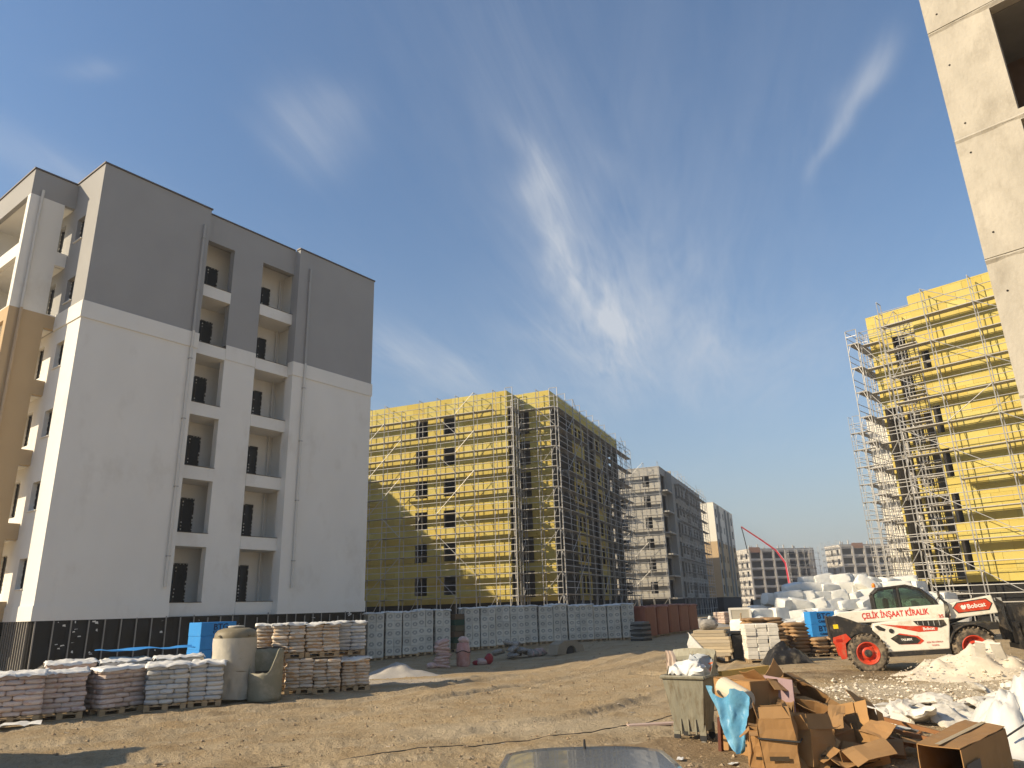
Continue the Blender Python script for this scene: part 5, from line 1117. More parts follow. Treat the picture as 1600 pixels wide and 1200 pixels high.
BM = [bundle_mesh(w, d, h, s_) for s_, (w, d, h) in enumerate(((1.08,.68,.56), (.95,.62,.52), (1.2,.7,.45), (.8,.66,.6), (1.0,.6,.42)))]
names_lr = ['far left', 'left', 'left of centre', 'centre', 'right of centre', 'right', 'far right']
heap = []
def bundle(px, py, Y, k, rz, tx=0, ty=0):
    q = at_px(px, py, Y); heap.append((q, k, rz, tx, ty))
rows_ = [(978, 33.2, 1158, 1310, 25), (962, 33.8, 1165, 1500, 25), (947, 34.5, 1228, 1495, 24), (933, 35.2, 1232, 1480, 24), (921, 35.9, 1240, 1450, 24), (909, 36.6, 1262, 1425, 26)]
rgb_ = random.Random(12); count = 0
lvl = ['bottom', 'second', 'third', 'fourth', 'fifth', 'top']
base_z = 0.0
for li, (py, Y, xa, xb, st) in enumerate(rows_):
    x = xa; i_ = 0; n_ = int((xb-xa)/st)
    while x < xb:
        q = at_px(x, py, Y); k = rgb_.randrange(5); o = ob('wrapped_bundle', BM[k], None, (q.x, q.y, q.z+rgb_.uniform(-.08, .08)), (rgb_.gauss(0, .12), rgb_.gauss(0, .14), rgb_.gauss(rad(10), .35)))
        pos = 'from the left' ; tag(o, f'white wrapped insulation bundle, {ordw[i_]} from the left in the {lvl[li]} visible layer of the heap', 'bundle', 'white bundles heaped beyond the loader')
        x += st*rgb_.uniform(.85, 1.15); i_ += 1
# unseen bundles under and behind carry the heap
for li, z in enumerate((.35, .95, 1.5)):
    for i_ in range(9-li):
        q = at_px(1240+30*i_+li*12, 960, 36.2); o = ob('wrapped_bundle', BM[(i_+li) % 5], None, (q.x, q.y+.2, gz(q.x, q.y)+z), (0, 0, rgb_.gauss(0, .1))); tag(o, 'white wrapped bundle in the buried core of the bundle heap', 'bundle', 'buried core bundles of the heap')
for i_, (px, py, Y) in enumerate(((1310, 908, 36.5), (1352, 914, 35.4), (1402, 918, 34.9), (1485, 948, 34.0), (1185, 955, 35.2), (1210, 938, 35.8))):
    q = at_px(px, py, Y); o = ob('wrapped_bundle', BM[i_ % 5], None, (q.x, q.y, q.z), (rgb_.gauss(0, .2), rgb_.gauss(0, .2), rgb_.uniform(-.6, .6)))
    tag(o, ['white bundle tilted on the very crest of the heap', 'white bundle slumped just right of the crest of the heap', 'white bundle tumbled behind the loader cab', 'white bundle lying lowest right, seen past the loader boom', 'white bundle at the left flank of the heap', 'white bundle leaning at the upper left flank of the heap'][i_], 'bundle', 'white bundles heaped beyond the loader')
# ---------------- telescopic loader ----------------
m_wpaint = mat('white_machine_paint', (.74,.70,.60), .35, var=.05, vscale=2, spec=.4, coat=.2, dirt=((.42,.33,.22), 2.6, .53, .6))
m_bpaint = mat('black_machine_paint', (.028,.026,.024), .45, var=.2, dirt=((.24,.19,.13), 3, .52, .55))
m_rpaint = mat('orange_red_paint', (.55,.05,.02), .42, var=.08, dirt=((.36,.22,.13), 5, .52, .7))
m_tyre = mat('muddy_tyre', (.055,.048,.04), .9, var=.3, vscale=5, dirt=((.29,.225,.15), 3.5, .42, .85))
m_glass = bpy.data.materials.new('cab_glass'); m_glass.use_nodes = True
_n = m_glass.node_tree.nodes; _n.clear(); _t = _n.new('ShaderNodeBsdfTransparent'); _t.inputs[0].default_value = (.55,.66,.60,1); _g = _n.new('ShaderNodeBsdfGlossy'); _g.inputs['Roughness'].default_value = .04; _x = _n.new('ShaderNodeMixShader'); _x.inputs[0].default_value = .10; _o = _n.new('ShaderNodeOutputMaterial')
for _a, _b in ((_t.outputs[0], _x.inputs[1]), (_g.outputs[0], _x.inputs[2]), (_x.outputs[0], _o.inputs[0])): m_glass.node_tree.links.new(_a, _b)
m_yel = mat('yellow_sticker', (.75,.55,.02), .5)
def loader():
    T = thing('telescopic_loader', 'white telescopic loader with red rims and black cab frame, facing right', 'loader', (11.23, 21.67, gz(10.4, 21.4)+.03), rad(-20)); T.scale = (.82, .82, .82); T.rotation_euler = (0, rad(-3.0), rad(-20))
    # wheels
    def wheel(x, y, sgn):
        w = thing('x', None, None) if False else ob('wheel', None, T, (x, y, .63)); 
        t = MB(); t.smooth = True; t.lathe([(.36, -.17), (.52, -.20), (.595, -.175), (.605, 0), (.595, .175), (.52, .20), (.36, .17)], 40, Matrix.Rotation(rad(90), 4, 'X'), close=False)
        t.smooth = False
        for k in range(26):
            for s_ in (-1, 1):
                a = 2*math.pi*(k+(.5 if s_ > 0 else 0))/26; M4 = Matrix.Rotation(a, 4, 'Y') @ Matrix.Translation((0, s_*.1, .603)) @ Matrix.Rotation(s_*rad(38), 4, 'Z'); t.box(-.03, .03, -.13, .13, -.02, .034, M4)
        tb = t.build('tyre', m_tyre, w)
        r = MB(); r.smooth = True; q = sgn; r.lathe([(.375, q*.165), (.36, q*.185), (.335, q*.18), (.30, q*.10), (.27, q*.06), (.20, q*.055), (.19, q*.09), (.12, q*.095)], 32, Matrix.Rotation(rad(90), 4, 'X'), close=False); r.build('rim', m_rpaint, w)
        h = MB(); h.lathe([(.125, q*.09), (.12, q*.16), (.07, q*.175), (0, q*.176)], 18, Matrix.Rotation(rad(90), 4, 'X'), close=False); h.build('hub', m_bpaint, w)
        for k in range(8):
            a = k*math.pi/4; b_ = MB(); b_.lathe([(.016, q*.06), (.016, q*.085), (0, q*.086)], 6, Matrix.Translation((.235*math.cos(a), 0, .235*math.sin(a))) @ Matrix.Rotation(rad(90), 4, 'X'), close=False); b_.build('wheel_nut', m_bpaint, w)
    for x in (-1.58, 1.62):
        wheel(x, -.92, 1); wheel(x, .92, -1)
    for x in (-1.58, 1.62):
        a = MB(); a.tube((x, -.8, .63), (x, .8, .63), .12, 10); a.box(x-.22, x+.22, -.2, .2, .42, .86); a.build('axle', m_bpaint, T)
    c = MB(); c.box(-2.3, 2.2, -.42, .42, .62, 1.05); c.build('chassis', m_bpaint, T)
    c = MB(); c.box(-.98, .92, -1.0, -.43, .47, .62); c.build('side_sill', m_bpaint, T)
    # engine pod on the near side
    pod = [(-.96, .62), (.90, .62), (.98, .98), (1.06, 1.32), (1.10, 1.58), (-.55, 1.60), (-1.22, 1.56), (-1.30, 1.36), (-1.12, 1.14)]
    e = MB(); e.prism(pod, -1.02, -.44); o = e.build('engine_cover', m_wpaint, T); bv = o.modifiers.new('soft_edges', 'BEVEL'); bv.width = .035; bv.segments = 2
    def decal(name, poly, m, y=-1.026, par=o): d = MB(); d.add([(x, y, z) for x, z in poly], [tuple(range(len(poly)))]); return d.build(name, m, par, fix=False)
    decal('red_stripe', [(-1.02, 1.53), (-.1, 1.40), (.72, 1.37), (.66, 1.20), (.1, 1.20)], m_rpaint)
    decal('red_arrow', [(-.72, 1.06), (-.5, 1.2), (.04, 1.08), (.2, .92), (.06, .82), (-.52, .84)], m_rpaint, -1.027)
    decal('model_plate', [(-.80, 1.05), (-.56, 1.17), (-.02, 1.05), (.10, .94), (-.02, .84), (-.58, .85)], m_bpaint, -1.031)
    decal('air_grille', [(.0, 1.56), (.92, 1.53), (.98, 1.36), (.78, 1.29), (.1, 1.42)], m_bpaint, -1.028)
    for k in range(5):
        g = MB(); g.box(.12+k*.16, .14+k*.16, -1.045, -1.03, 1.41-k*.012, 1.53); g.build('grille_slat', m_gpipe, o)
    decal('vent', [(-1.20, 1.47), (-1.08, 1.49), (-.88, 1.36), (-.93, 1.29), (-1.10, 1.34)], m_bpaint, -1.029)
    cp = MB(); cp.lathe([(.075, 0), (.075, .02), (.04, .025), (0, .025)], 16, Matrix.Translation((-.72, -1.022, 1.29)) @ Matrix.Rotation(rad(90), 4, 'X'), close=False); cp.build('fuel_cap', m_bpaint, o)
    mw = mat('decal_white', (.8,.78,.72), .5); mr = mat('decal_red', (.55,.03,.02), .5)
    lettering(o, 'Bobcat', .125, (.42, -1.033, 1.285), (rad(90), 0, rad(0)), mw, .003)
    lettering(o, 'T43.80X', .095, (-.32, -1.036, .985), (rad(90), 0, 0), mw, .003)
    lettering(o, '0538 7EN KİRALA', .062, (.5, -1.03, .86), (rad(90), 0, 0), mr); lettering(o, 'TAŞIMA', .062, (.5, -1.03, .76), (rad(90), 0, 0), mr)
    # rear hood, red tail
    h = MB(); h.prism([(-2.58, 1.12), (-2.62, 1.88), (-2.3, 1.90), (-1.95, 1.76), (-1.55, 1.56), (-1.28, 1.42), (-1.15, 1.15), (-1.02, .62), (-1.2, .95), (-1.36, 1.2), (-1.6, 1.3), (-1.9, 1.24), (-2.2, 1.0)], -.98, -.44); h.build('rear_hood', m_bpaint, T)
    h = MB(); h.prism([(-2.6, 1.0), (-2.6, 1.75), (-1.3, 1.5), (-1.1, 1.0)], -.43, .95); h.build('rear_body', m_bpaint, T)
    for y in (-1.0, .72):
        r = MB(); r.prism([(-2.60, 1.02), (-2.58, 1.20), (-2.15, 1.30), (-2.02, 1.12), (-2.22, .98), (-2.26, .50), (-2.44, .48), (-2.50, .9)], y, y+.28); r.build('tail_bumper', m_rpaint, T)
    for y in (-1.004, .96):
        l = MB(); l.box(-2.5, -2.30, y, y+.05, 1.04, 1.13); l.build('tail_lamp', mat('lamp_red', (.35,.02,.01), .3), T)
    s = MB(); s.box(-2.50, -2.34, -.99, -.982, 1.48, 1.62); s.build('warning_sticker', m_yel, T)
    s = MB(); s.box(-2.66, -2.60, -.9, .9, 1.15, 1.9); s.build('rear_grille', m_bpaint, T)
    # boom
    b = MB(); b.prism([(-2.35, 1.62), (-2.45, 1.86), (-2.2, 2.0), (1.2, 2.0), (2.62, 2.18), (2.70, 1.60), (1.2, 1.5)], -.36, .14); bo = b.build('boom', m_wpaint, T); bv = bo.modifiers.new('soft_edges', 'BEVEL'); bv.width = .03; bv.segments = 2
    b = MB(); b.box(2.4, 2.9, -.30, .08, 1.64, 2.08); b.build('inner_boom', m_gpipe, T)
    lettering(bo, 'ÇELİK İNŞAAT KİRALIK', .27, (-.42, -.366, 1.80), (rad(90), 0, rad(0)), mr, .006, sx=.72)
    decal('red_plate', [(1.42, 1.86), (1.56, 2.0), (2.42, 2.07), (2.56, 1.92), (2.44, 1.74), (1.54, 1.70)], m_rpaint, -.366, bo)
    decal('plate_rim', [(1.38, 1.86), (1.54, 2.03), (2.44, 2.10), (2.60, 1.92), (2.46, 1.71), (1.52, 1.67)], m_bpaint, -.363, bo)
    lettering(bo, 'Bobcat', .20, (2.10, -.371, 1.885), (rad(90), rad(-4), 0), mw, .005)
    e = MB()   # small cat head emblem left of the word
    e.add([(1.66, -.371, 1.80), (1.74, -.371, 1.79), (1.80, -.371, 1.86), (1.78, -.371, 1.95), (1.73, -.371, 1.91), (1.68, -.371, 1.94), (1.63, -.371, 1.89)], [(0,1,2,3,4,5,6)]); e.build('emblem', mw, bo, fix=False)
    lettering(bo, '35 16', .16, (1.08, -.37, 1.62), (rad(90), 0, 0), mr, .003)
    # lift cylinder and hoses by the boom foot
    l = MB(); l.tube((.4, -.2, 1.2), (1.9, -.2, 1.62), .08, 10); l.build('lift_cylinder', m_bpaint, T); l = MB(); l.tube((1.2, -.2, 1.42), (2.2, -.2, 1.7), .05, 10); l.build('cylinder_rod', m_steel, T)
    for k in range(4):
        hs = MB(); hs.path([(1.08+.03*k, -.42, 1.5), (1.12+.04*k, -.5, 1.75), (1.16+.03*k, -.44, 2.05), (1.05, -.40, 2.25)], .018, 5); hs.build('hose', m_rope, T)
    # cab
    y0, y1 = .18, 1.0
    posts = [((-.95, 1.35), (-.93, 2.50)), ((-.93, 2.5), (-.72, 2.66)), ((-.72, 2.66), (.2, 2.70)), ((.2, 2.70), (.62, 2.55)), ((.62, 2.55), (1.0, 2.12)), ((1.0, 2.12), (1.18, 1.6)), ((-.12, 1.4), (-.1, 2.68))]
    for a_, b_ in posts:
        for y in (y0, y1):
            f = MB(); f.tube((a_[0], y, a_[1]), (b_[0], y, b_[1]), .05, 6); f.build('cab_post', m_bpaint, T)
    r = MB(); r.prism([(-.74, 2.66), (.2, 2.70), (.2, 2.76), (-.74, 2.72)], y0-.06, y1+.06); r.build('cab_roof', m_bpaint, T)
    c = MB(); c.box(-.95, 1.1, y0-.04, y1, 1.05, 1.5); c.build('cab_base', m_bpaint, T)
    for nm, poly, y in (('side_window', [(-.9, 1.55), (-.88, 2.48), (-.7, 2.62), (-.16, 2.65), (-.16, 1.55)], y0), ('side_window', [(-.06, 1.55), (-.06, 2.64), (.2, 2.66), (.6, 2.5), (.96, 2.1), (1.1, 1.6)], y0), ('side_window', [(-.9, 1.55), (-.88, 2.48), (-.7, 2.62), (-.16, 2.65), (-.16, 1.55)], y1), ('side_window', [(-.06, 1.55), (-.06, 2.64), (.2, 2.66), (.6, 2.5), (.96, 2.1), (1.1, 1.6)], y1)):
        g = MB(); g.prism(poly, y-.004, y+.004); g.build(nm, m_glass, T)
    g = MB(); g.grid(lambda u_, v_: ((lambda q: (q[0], y0+(y1-y0)*u_, q[1]))([(.22, 2.70), (.62, 2.54), (1.0, 2.12), (1.16, 1.6)][round(v_*3)])), 2, 3); g.build('windscreen', m_glass, T, fix=False)
    st = MB(); st.bbox(-.55, -.05, .35, .85, 1.5, 1.65, .05); st.bbox(-.6, -.45, .35, .85, 1.6, 2.35, .05); st.build('seat', m_bpaint, T)
    sw = MB(); sw.tube((.55, .6, 1.45), (.35, .6, 1.85), .03, 6); sw.lathe([(.17, -.012), (.19, 0), (.17, .012)], 20, Matrix.Translation((.34, .6, 1.87)) @ Matrix.Rotation(rad(-25), 4, 'Y'), close=False); sw.build('steering_wheel', m_bpaint, T)
    bk = MB(); bk.smooth = True; bk.lathe([(.06, 0), (.065, .04), (.055, .12), (.03, .15), (0, .155)], 14, Matrix.Translation((-.82, .3, 2.74)), close=False); bk.build('beacon', mat('orange_beacon', (.75,.22,.02), .25), T)
    mi = MB(); mi.tube((1.0, y0-.05, 2.1), (1.12, -.15, 2.3), .015, 5); mi.bbox(1.08, 1.13, -.28, -.05, 2.16, 2.46, .02); mi.build('mirror', m_bpaint, T)
    # front: fenders, boom head, carriage and bucket
    for x, y in ((1.62, -.92), (1.62, .92), (-1.58, .92)):
        f = MB(); f.grid(lambda u_, v_: ((lambda a: (x+.72*math.cos(a), y-.26+.52*u_, .63+.72*math.sin(a)))(rad(25+140*v_))), 2, 14); fo = f.build('fender', m_bpaint, T, fix=False); so = fo.modifiers.new('t', 'SOLIDIFY'); so.thickness = .03
    f = MB(); f.box(1.15, 2.45, -.95, .95, 1.12, 1.34); f.build('front_deck', m_bpaint, T)
    hd = MB(); hd.prism([(2.72, 2.1), (2.95, 1.9), (3.0, 1.2), (2.9, .75), (2.7, .75), (2.66, 1.4)], -.32, .12); hd.build('boom_head', m_bpaint, T)
    for k in range(3):
        hs = MB(); hs.path([(2.6, -.30+.03*k, 2.05), (2.78+.05*k, -.38, 1.8), (2.86, -.38, 1.3), (2.95, -.34, .95)], .025, 5); hs.build('hose', m_rope, T)
    tc_ = MB(); tc_.tube((2.6, -.2, 1.5), (2.95, -.2, .95), .06, 8); tc_.build('tilt_cylinder', m_steel, T)
    ca = MB(); ca.box(3.0, 3.1, -.75, .75, .45, .6); ca.box(3.0, 3.1, -.75, .75, 1.15, 1.3); ca.box(3.0, 3.1, -.7, -.55, .6, 1.15); ca.box(3.0, 3.1, .4, .55, .6, 1.15); ca.build('carriage', m_bpaint, T)
    bu = [(3.12, 1.85), (3.2, .55), (3.5, .30), (4.25, .22)]
    k_ = MB(); k_.grid(lambda u_, v_: (bu[round(v_*3)][0], -1.15+2.3*u_, bu[round(v_*3)][1]), 4, 3); bo_ = k_.build('bucket_shell', m_bpaint, T, fix=False); so = bo_.modifiers.new('t', 'SOLIDIFY'); so.thickness = .04
    for y in (-1.15, 1.15):
        k_ = MB(); k_.prism([(3.12, 1.85), (3.2, .55), (3.5, .30), (4.25, .22), (3.7, 1.2), (3.3, 1.88)], y-.015, y+.015); k_.build('bucket_side', m_bpaint, T)
    s = MB(); s.box(3.35, 3.55, -1.172, -1.167, 1.32, 1.46); s.build('warning_sticker', m_yel, T)
    return T
loader()
# ---------------- foreground: waste bin, cartons, debris ----------------
def sheet(mb, a, b, c, d, n=4, amp=.015, th=.006, seed=0):
    """crumpled board between four corners, with thickness"""
    a, b, c, d = [Vector(p) for p in (a, b, c, d)]; nrm = (b-a).cross(d-a).normalized(); rgx = seed*3.7
    def f(off):
        def g(u_, v_):
            p = a*(1-u_)*(1-v_)+b*u_*(1-v_)+c*u_*v_+d*(1-u_)*v_
            return p + nrm*(off+amp*2*n3((p.x*3+rgx, p.y*3, p.z*3), 1.8, seed))
        return g
    P1 = [f(th/2)(i_/n, j_/n) for j_ in range(n+1) for i_ in range(n+1)]; P2 = [f(-th/2)(i_/n, j_/n) for j_ in range(n+1) for i_ in range(n+1)]; N_ = (n+1)**2
    F = []
    for j_ in range(n):
        for i_ in range(n):
            q = j_*(n+1)+i_; F += [(q, q+1, q+n+2, q+n+1), (N_+q, N_+q+n+1, N_+q+n+2, N_+q+1)]
    for k in range(n):
        for q, r in ((k, k+1), (n*(n+1)+k+1, n*(n+1)+k), ((k+1)*(n+1), k*(n+1)), (k*(n+1)+n, (k+1)*(n+1)+n)): F.append((r, q, N_+q, N_+r))
    mb.add(P1+P2, F)
m_tape = mat('packing_tape', (.42,.33,.20), .3, var=.1, spec=.5)
def carton_open(label, loc, rot, w, d, h, flaps, m=None, amp=.02, seed=0, cat='carton', squash=(0, 0)):
    """open cardboard box: four walls, bottom, and a flap on each upper edge at the given angle"""
    m = m or m_card; T = ob('cardboard_box', None, None, loc, rot); T.empty_display_size = .2; tag(T, label, cat); sx, sy = squash
    B = [(-w/2, -d/2, 0), (w/2, -d/2, 0), (w/2, d/2, 0), (-w/2, d/2, 0)]; U = [(x+sx, y+sy, h) for x, y, z in B]
    for k in range(4):
        mb = MB(); sheet(mb, B[k], B[(k+1) % 4], U[(k+1) % 4], U[k], 5, amp, .006, seed+k); mb.build('side_panel', m, T)
    if seed % 20 < 11:
        for k in (0, 2):      # tape and a stencilled line on the long walls
            n_ = Vector((0, -1 if k == 0 else 1, 0)); q0 = [Vector(B[k]).lerp(Vector(U[k]), z_).lerp(Vector(B[(k+1) % 4]).lerp(Vector(U[(k+1) % 4]), z_), x_)+n_*(amp*1.1+.006) for x_, z_ in ((.2, .25), (.75, .25), (.75, .33), (.2, .33))]; mb = MB(); mb.add(q0, [(0,1,2,3)]); mb.build('printed_line', mat('carton_print_black', (.05,.035,.02), .85), T, fix=False)
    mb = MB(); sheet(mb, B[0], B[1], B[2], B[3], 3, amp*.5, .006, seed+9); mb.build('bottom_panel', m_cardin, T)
    nrm = [(0,-1), (1,0), (0,1), (-1,0)]; fl = [d*.48, w*.42, d*.48, w*.42]
    for k in range(4):
        if flaps[k] is None: continue
        a = rad(flaps[k]); o = Vector((nrm[k][0]*math.sin(a), nrm[k][1]*math.sin(a), math.cos(a)))*fl[k]
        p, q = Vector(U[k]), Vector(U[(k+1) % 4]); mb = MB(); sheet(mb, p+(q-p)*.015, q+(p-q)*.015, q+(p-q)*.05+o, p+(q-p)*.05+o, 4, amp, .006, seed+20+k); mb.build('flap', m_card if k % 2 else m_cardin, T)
    return T
# galvanised waste bin
m_galv = mat('stained_galvanised', (.26,.245,.185), .62, .25, var=.22, vscale=2.5, stretch=(4,4,.8), dirt=((.15,.11,.06), 3.5, .50, .75), bump=.2, bscale=10)
def waste_bin():
    T = thing('waste_container', 'open galvanised waste container on castors, streaked with rust', 'waste container', on(2.56, 11.72), rad(-33)); T.scale = (.80, .80, .90)
    wb, db, wt, dt, z0, z1 = .54, .50, .80, .74, .16, .98
    def quad(sx0, sy0, sx1, sy1): return [(sx0*wb/2, sy0*db/2, z0), (sx1*wb/2, sy1*db/2, z0), (sx1*wt/2, sy1*dt/2, z1), (sx0*wt/2, sy0*dt/2, z1)]
    for q in ((-1,-1,1,-1), (1,-1,1,1), (1,1,-1,1), (-1,1,-1,-1)):
        mb = MB(); sheet(mb, *quad(*q), 5, .006, .006, 3); mb.build('wall', m_galv, T)
    mb = MB(); mb.box(-wb/2, wb/2, -db/2, db/2, z0-.01, z0+.01); mb.build('floor', m_galv, T)
    for nm, a, b in (('rim', (-1,-1), (1,-1)), ('rim', (1,-1), (1,1)), ('rim', (1,1), (-1,1)), ('rim', (-1,1), (-1,-1))):
        mb = MB(); A_ = Vector((a[0]*(wt/2+.02), a[1]*(dt/2+.02), z1)); B_ = Vector((b[0]*(wt/2+.02), b[1]*(dt/2+.02), z1)); mb.tube(A_, B_, .03, 6); mb.build(nm, m_galv, T)
    # lid shield folded back: curved sheet on side cheeks
    mb = MB(); mb.grid(lambda u_, v_: ((u_-.5)*(wt+.06), dt/2+.02-.10*math.sin(v_*2.4)+.06*v_, z1+.03+.36*v_+.03*math.sin(u_*3.1)), 8, 6); o = mb.build('lid', m_galv, T, fix=False); so = o.modifiers.new('t', 'SOLIDIFY'); so.thickness = .012
    for s_ in (-1, 1):
        mb = MB(); sheet(mb, (s_*(wt/2+.03), -.05, z1+.02), (s_*(wt/2+.03), dt/2+.02, z1+.02), (s_*(wt/2+.03), dt/2+.05, z1+.37), (s_*(wt/2+.03), dt/2-.12, z1+.30), 3, .01, .008, 7); mb.build('lid_cheek', m_galv, T)
    for x in (-1, 1):
        for y in (-1, 1):
            l = ob('castor', None, T, (x*wb/2*.92, y*db/2*.92, 0)); mb = MB(); mb.box(-.06, .06, -.02, .02, .10, .26); mb.build('leg_plate', m_galv, l)
            mb = MB(); mb.lathe([(.03, -.02), (.065, -.018), (.065, .018), (.03, .02)], 14, Matrix.Translation((0, 0, .062)) @ Matrix.Rotation(rad(90), 4, 'X')); mb.build('wheel', m_rope, l)
    for k in range(3):
        mb = MB(); x = -.14+.14*k; mb.box(x-.012, x+.012, -db/2-.03-.012*1, -db/2-.005, z0-.05, z0+.18); mb.build('rib', m_galv, T)
    return T
waste_bin()
bx, by = 2.62, 11.78; bz = gz(bx, by)-.09
T = thing('rubbish_bag', 'pale plastic bag of rubbish bulging out of the waste container', 'rubbish bag', (bx-.02, by, bz+.88), rad(-33)); ob('bag', crumple(pillow('bag', .5, .4, .26, m_film, (22, 18), .6, .0, 6), .12, 5, 4), T)
T = thing('rubbish_bag', 'crumpled grey foil at the back of the waste container', 'rubbish bag', (bx+.18, by+.12, bz+.92), rad(20)); ob('bag', pillow('bag', .4, .4, .3, mat('grey_foil', (.35,.37,.38), .35, var=.3, bump=.7, bscale=9), (16, 14), .5, 0, 2), T); crumple(bpy.data.objects[T.children[0].name].data, .12, 6, 8)
T = thing('striped_cloth', 'striped cloth hanging out of the left of the waste container', 'cloth', (bx-.31, by+.12, bz+.95), rad(-50)); m = MB(); m.smooth = True
m.grid(lambda u_, v_: ((u_-.5)*.22*(.6+.5*v_)+.02*math.sin(v_*8), .02*math.sin(u_*14)+.10*v_, .36-.40*v_), 12, 8); m.build('fabric', mat('striped_fabric', (.52,.42,.35), .9, var=.35, vscale=3, stretch=(14,1,1)), T, fix=False)
T = thing('orange_scrap', 'small orange scrap sticking out at the right of the waste container', 'scrap', (bx+.27, by-.06, bz+1.0), rad(-20)); m = MB(); sheet(m, (-.05, 0, 0), (.05, 0, 0), (.07, .05, .14), (-.03, .04, .12), 3, .02, .008, 4); m.build('piece', mat('orange_plastic', (.6,.14,.04), .5), T)
# yellow formwork beams propped behind the cartons
def beam(mb, p, q, w=.08, h=.16): 
    p, q = Vector(p), Vector(q); d = (q-p).normalized(); s = d.cross(Vector((0, 0, 1))).normalized(); u_ = s.cross(d); l = (q-p).length
    M4 = Matrix(((d.x, s.x, u_.x, p.x), (d.y, s.y, u_.y, p.y), (d.z, s.z, u_.z, p.z), (0, 0, 0, 1))); mb.box(0, l, -w/2, w/2, -h/2, h/2, M4)
T = thing('formwork_trestle', 'yellow timber trestle propped up behind the big cardboard box', 'trestle', on(3.05, 12.1))
o = Vector(T.location)
A_, B_, C_2 = at_px(1125, 1056, 12.0)-o, at_px(1199, 1046, 13.2)-o, at_px(1130, 1125, 11.9)-o
for a, b, nm in ((A_, B_, 'top_beam'), (A_, Vector((A_.x+.03, A_.y, -.05)), 'post'), (B_, Vector((B_.x, B_.y, -.05)), 'post')):
    m = MB(); beam(m, a, b, .07, .13 if nm == 'top_beam' else .08); m.build(nm, m_yellowwood, T)
for f in (.35, .7):
    m = MB(); p_ = A_.lerp(B_, f); m.box(p_.x-.035, p_.x+.035, p_.y-.03, p_.y+.03, p_.z-.3, p_.z-.066); m.build('spacer', m_yellowwood, T)
m = MB(); p_, q_ = A_-Vector((0, 0, .28)), B_-Vector((0, 0, .28)); beam(m, p_, q_, .07, .05); m.build('lower_rail', m_yellowwood, T)
# the big standing box with print
T = thing('cardboard_box', 'big upright cardboard box with red and black print, its side sunlit', 'carton', on(3.22, 10.78), rad(-68))
w, d, h = .78, .70, .92
for nm, a, b in (('front_panel', (-w/2, -d/2), (w/2, -d/2)), ('side_panel', (w/2, -d/2), (w/2, d/2)), ('rear_panel', (w/2, d/2), (-w/2, d/2)), ('side_panel', (-w/2, d/2), (-w/2, -d/2))):
    m = MB(); sheet(m, (*a, 0), (*b, 0), (*b, h), (*a, h), 6, .012, .008, 5); m.build(nm, m_card, T)
m = MB(); sheet(m, (-w/2, -d/2, h+.01), (w/2, -d/2, h+.01), (w/2, d/2, h+.01), (-w/2, d/2, h+.01), 5, .012, .008, 6); m.build('top_panel', m_card, T)
mprint = mat('carton_print_red', (.42,.10,.03), .85); mprintk = mat('carton_print_black', (.05,.035,.02), .85)
for k, (t, z, mm, sz) in enumerate((('KIRILIR', .50, mprint, .09), ('DİKKAT', .38, mprint, .07), ('FRAGILE', .30, mprint, .07), ('HANDLE WITH CARE', .20, mprintk, .07), ('KEEP DRY', .12, mprintk, .07))):
    if k in (0, 3, 4) or True:
        bar = MB(); wd = (.30, .34, .34, .62, .62)[k]; bar.add([(-.02-wd/2, -d/2-.021, z), (-.02+wd/2, -d/2-.021, z), (-.02+wd/2, -d/2-.021, z+(.012 if k < 3 else .028)), (-.02-wd/2, -d/2-.021, z+(.012 if k < 3 else .028))], [(0,1,2,3)]); bar.build('printed_line', mm, T, fix=False)
m = MB(); m.box(-.06, -.02, -d/2-.02, -d/2-.012, .78, .90); m.build('hand_slot', mat('hole_black', (.015,.012,.01)), T)
# blue plastic bag on the box corner
T = thing('plastic_bag', 'blue plastic bag hanging over the corner of the big box', 'plastic bag', on(2.94, 10.42), rad(-60)); m = MB(); m.smooth = True
def bagf(u_, v_):
    a = (u_-.5)*2; wd = .34*(1-v_)**.6+.03; fold = .05*math.sin(u_*15+v_*4)*(1-.4*v_)
    return (a*wd+.16*v_-.02, -.23+fold-.06*math.cos(a*1.5)-.04*v_, .82-.72*v_+.06*math.sin(u_*9+1)*(1-v_)**3)
m.grid(bagf, 34, 26); o_ = m.build('film', mat('blue_bag_film', (.07,.26,.43), .4, var=.25, vscale=6, bump=.6, bscale=14, hue=(.16,.36,.50)), T, fix=False); crumple(o_.data, .04, 6, 5)
# pink board and paper roll
T = thing('foam_board', 'pinkish foam board leaning on the big cardboard box', 'foam board', on(3.42, 10.55), rad(-62)); m = MB(); sheet(m, (-.05, -.12, .55), (.30, .05, .52), (.28, .09, .95), (-.08, -.05, 1.0), 3, .008, .025, 2); m.build('board', mat('pink_foam', (.33,.23,.235), .8), T)
T = thing('paper_roll', 'cream paper roll showing its round end amid the cartons', 'roll', at_px(1166, 1094, 10.2), rad(15)); m = MB(); m.lathe([(.01, -.02), (.06, -.015), (.065, -.03), (.12, -.02), (.13, 0), (.13, .55), (0, .55)], 20, Matrix.Rotation(rad(-78), 4, 'X'), close=False); m.build('roll', mat('cream_paper', (.55,.48,.36), .85, var=.15), T)
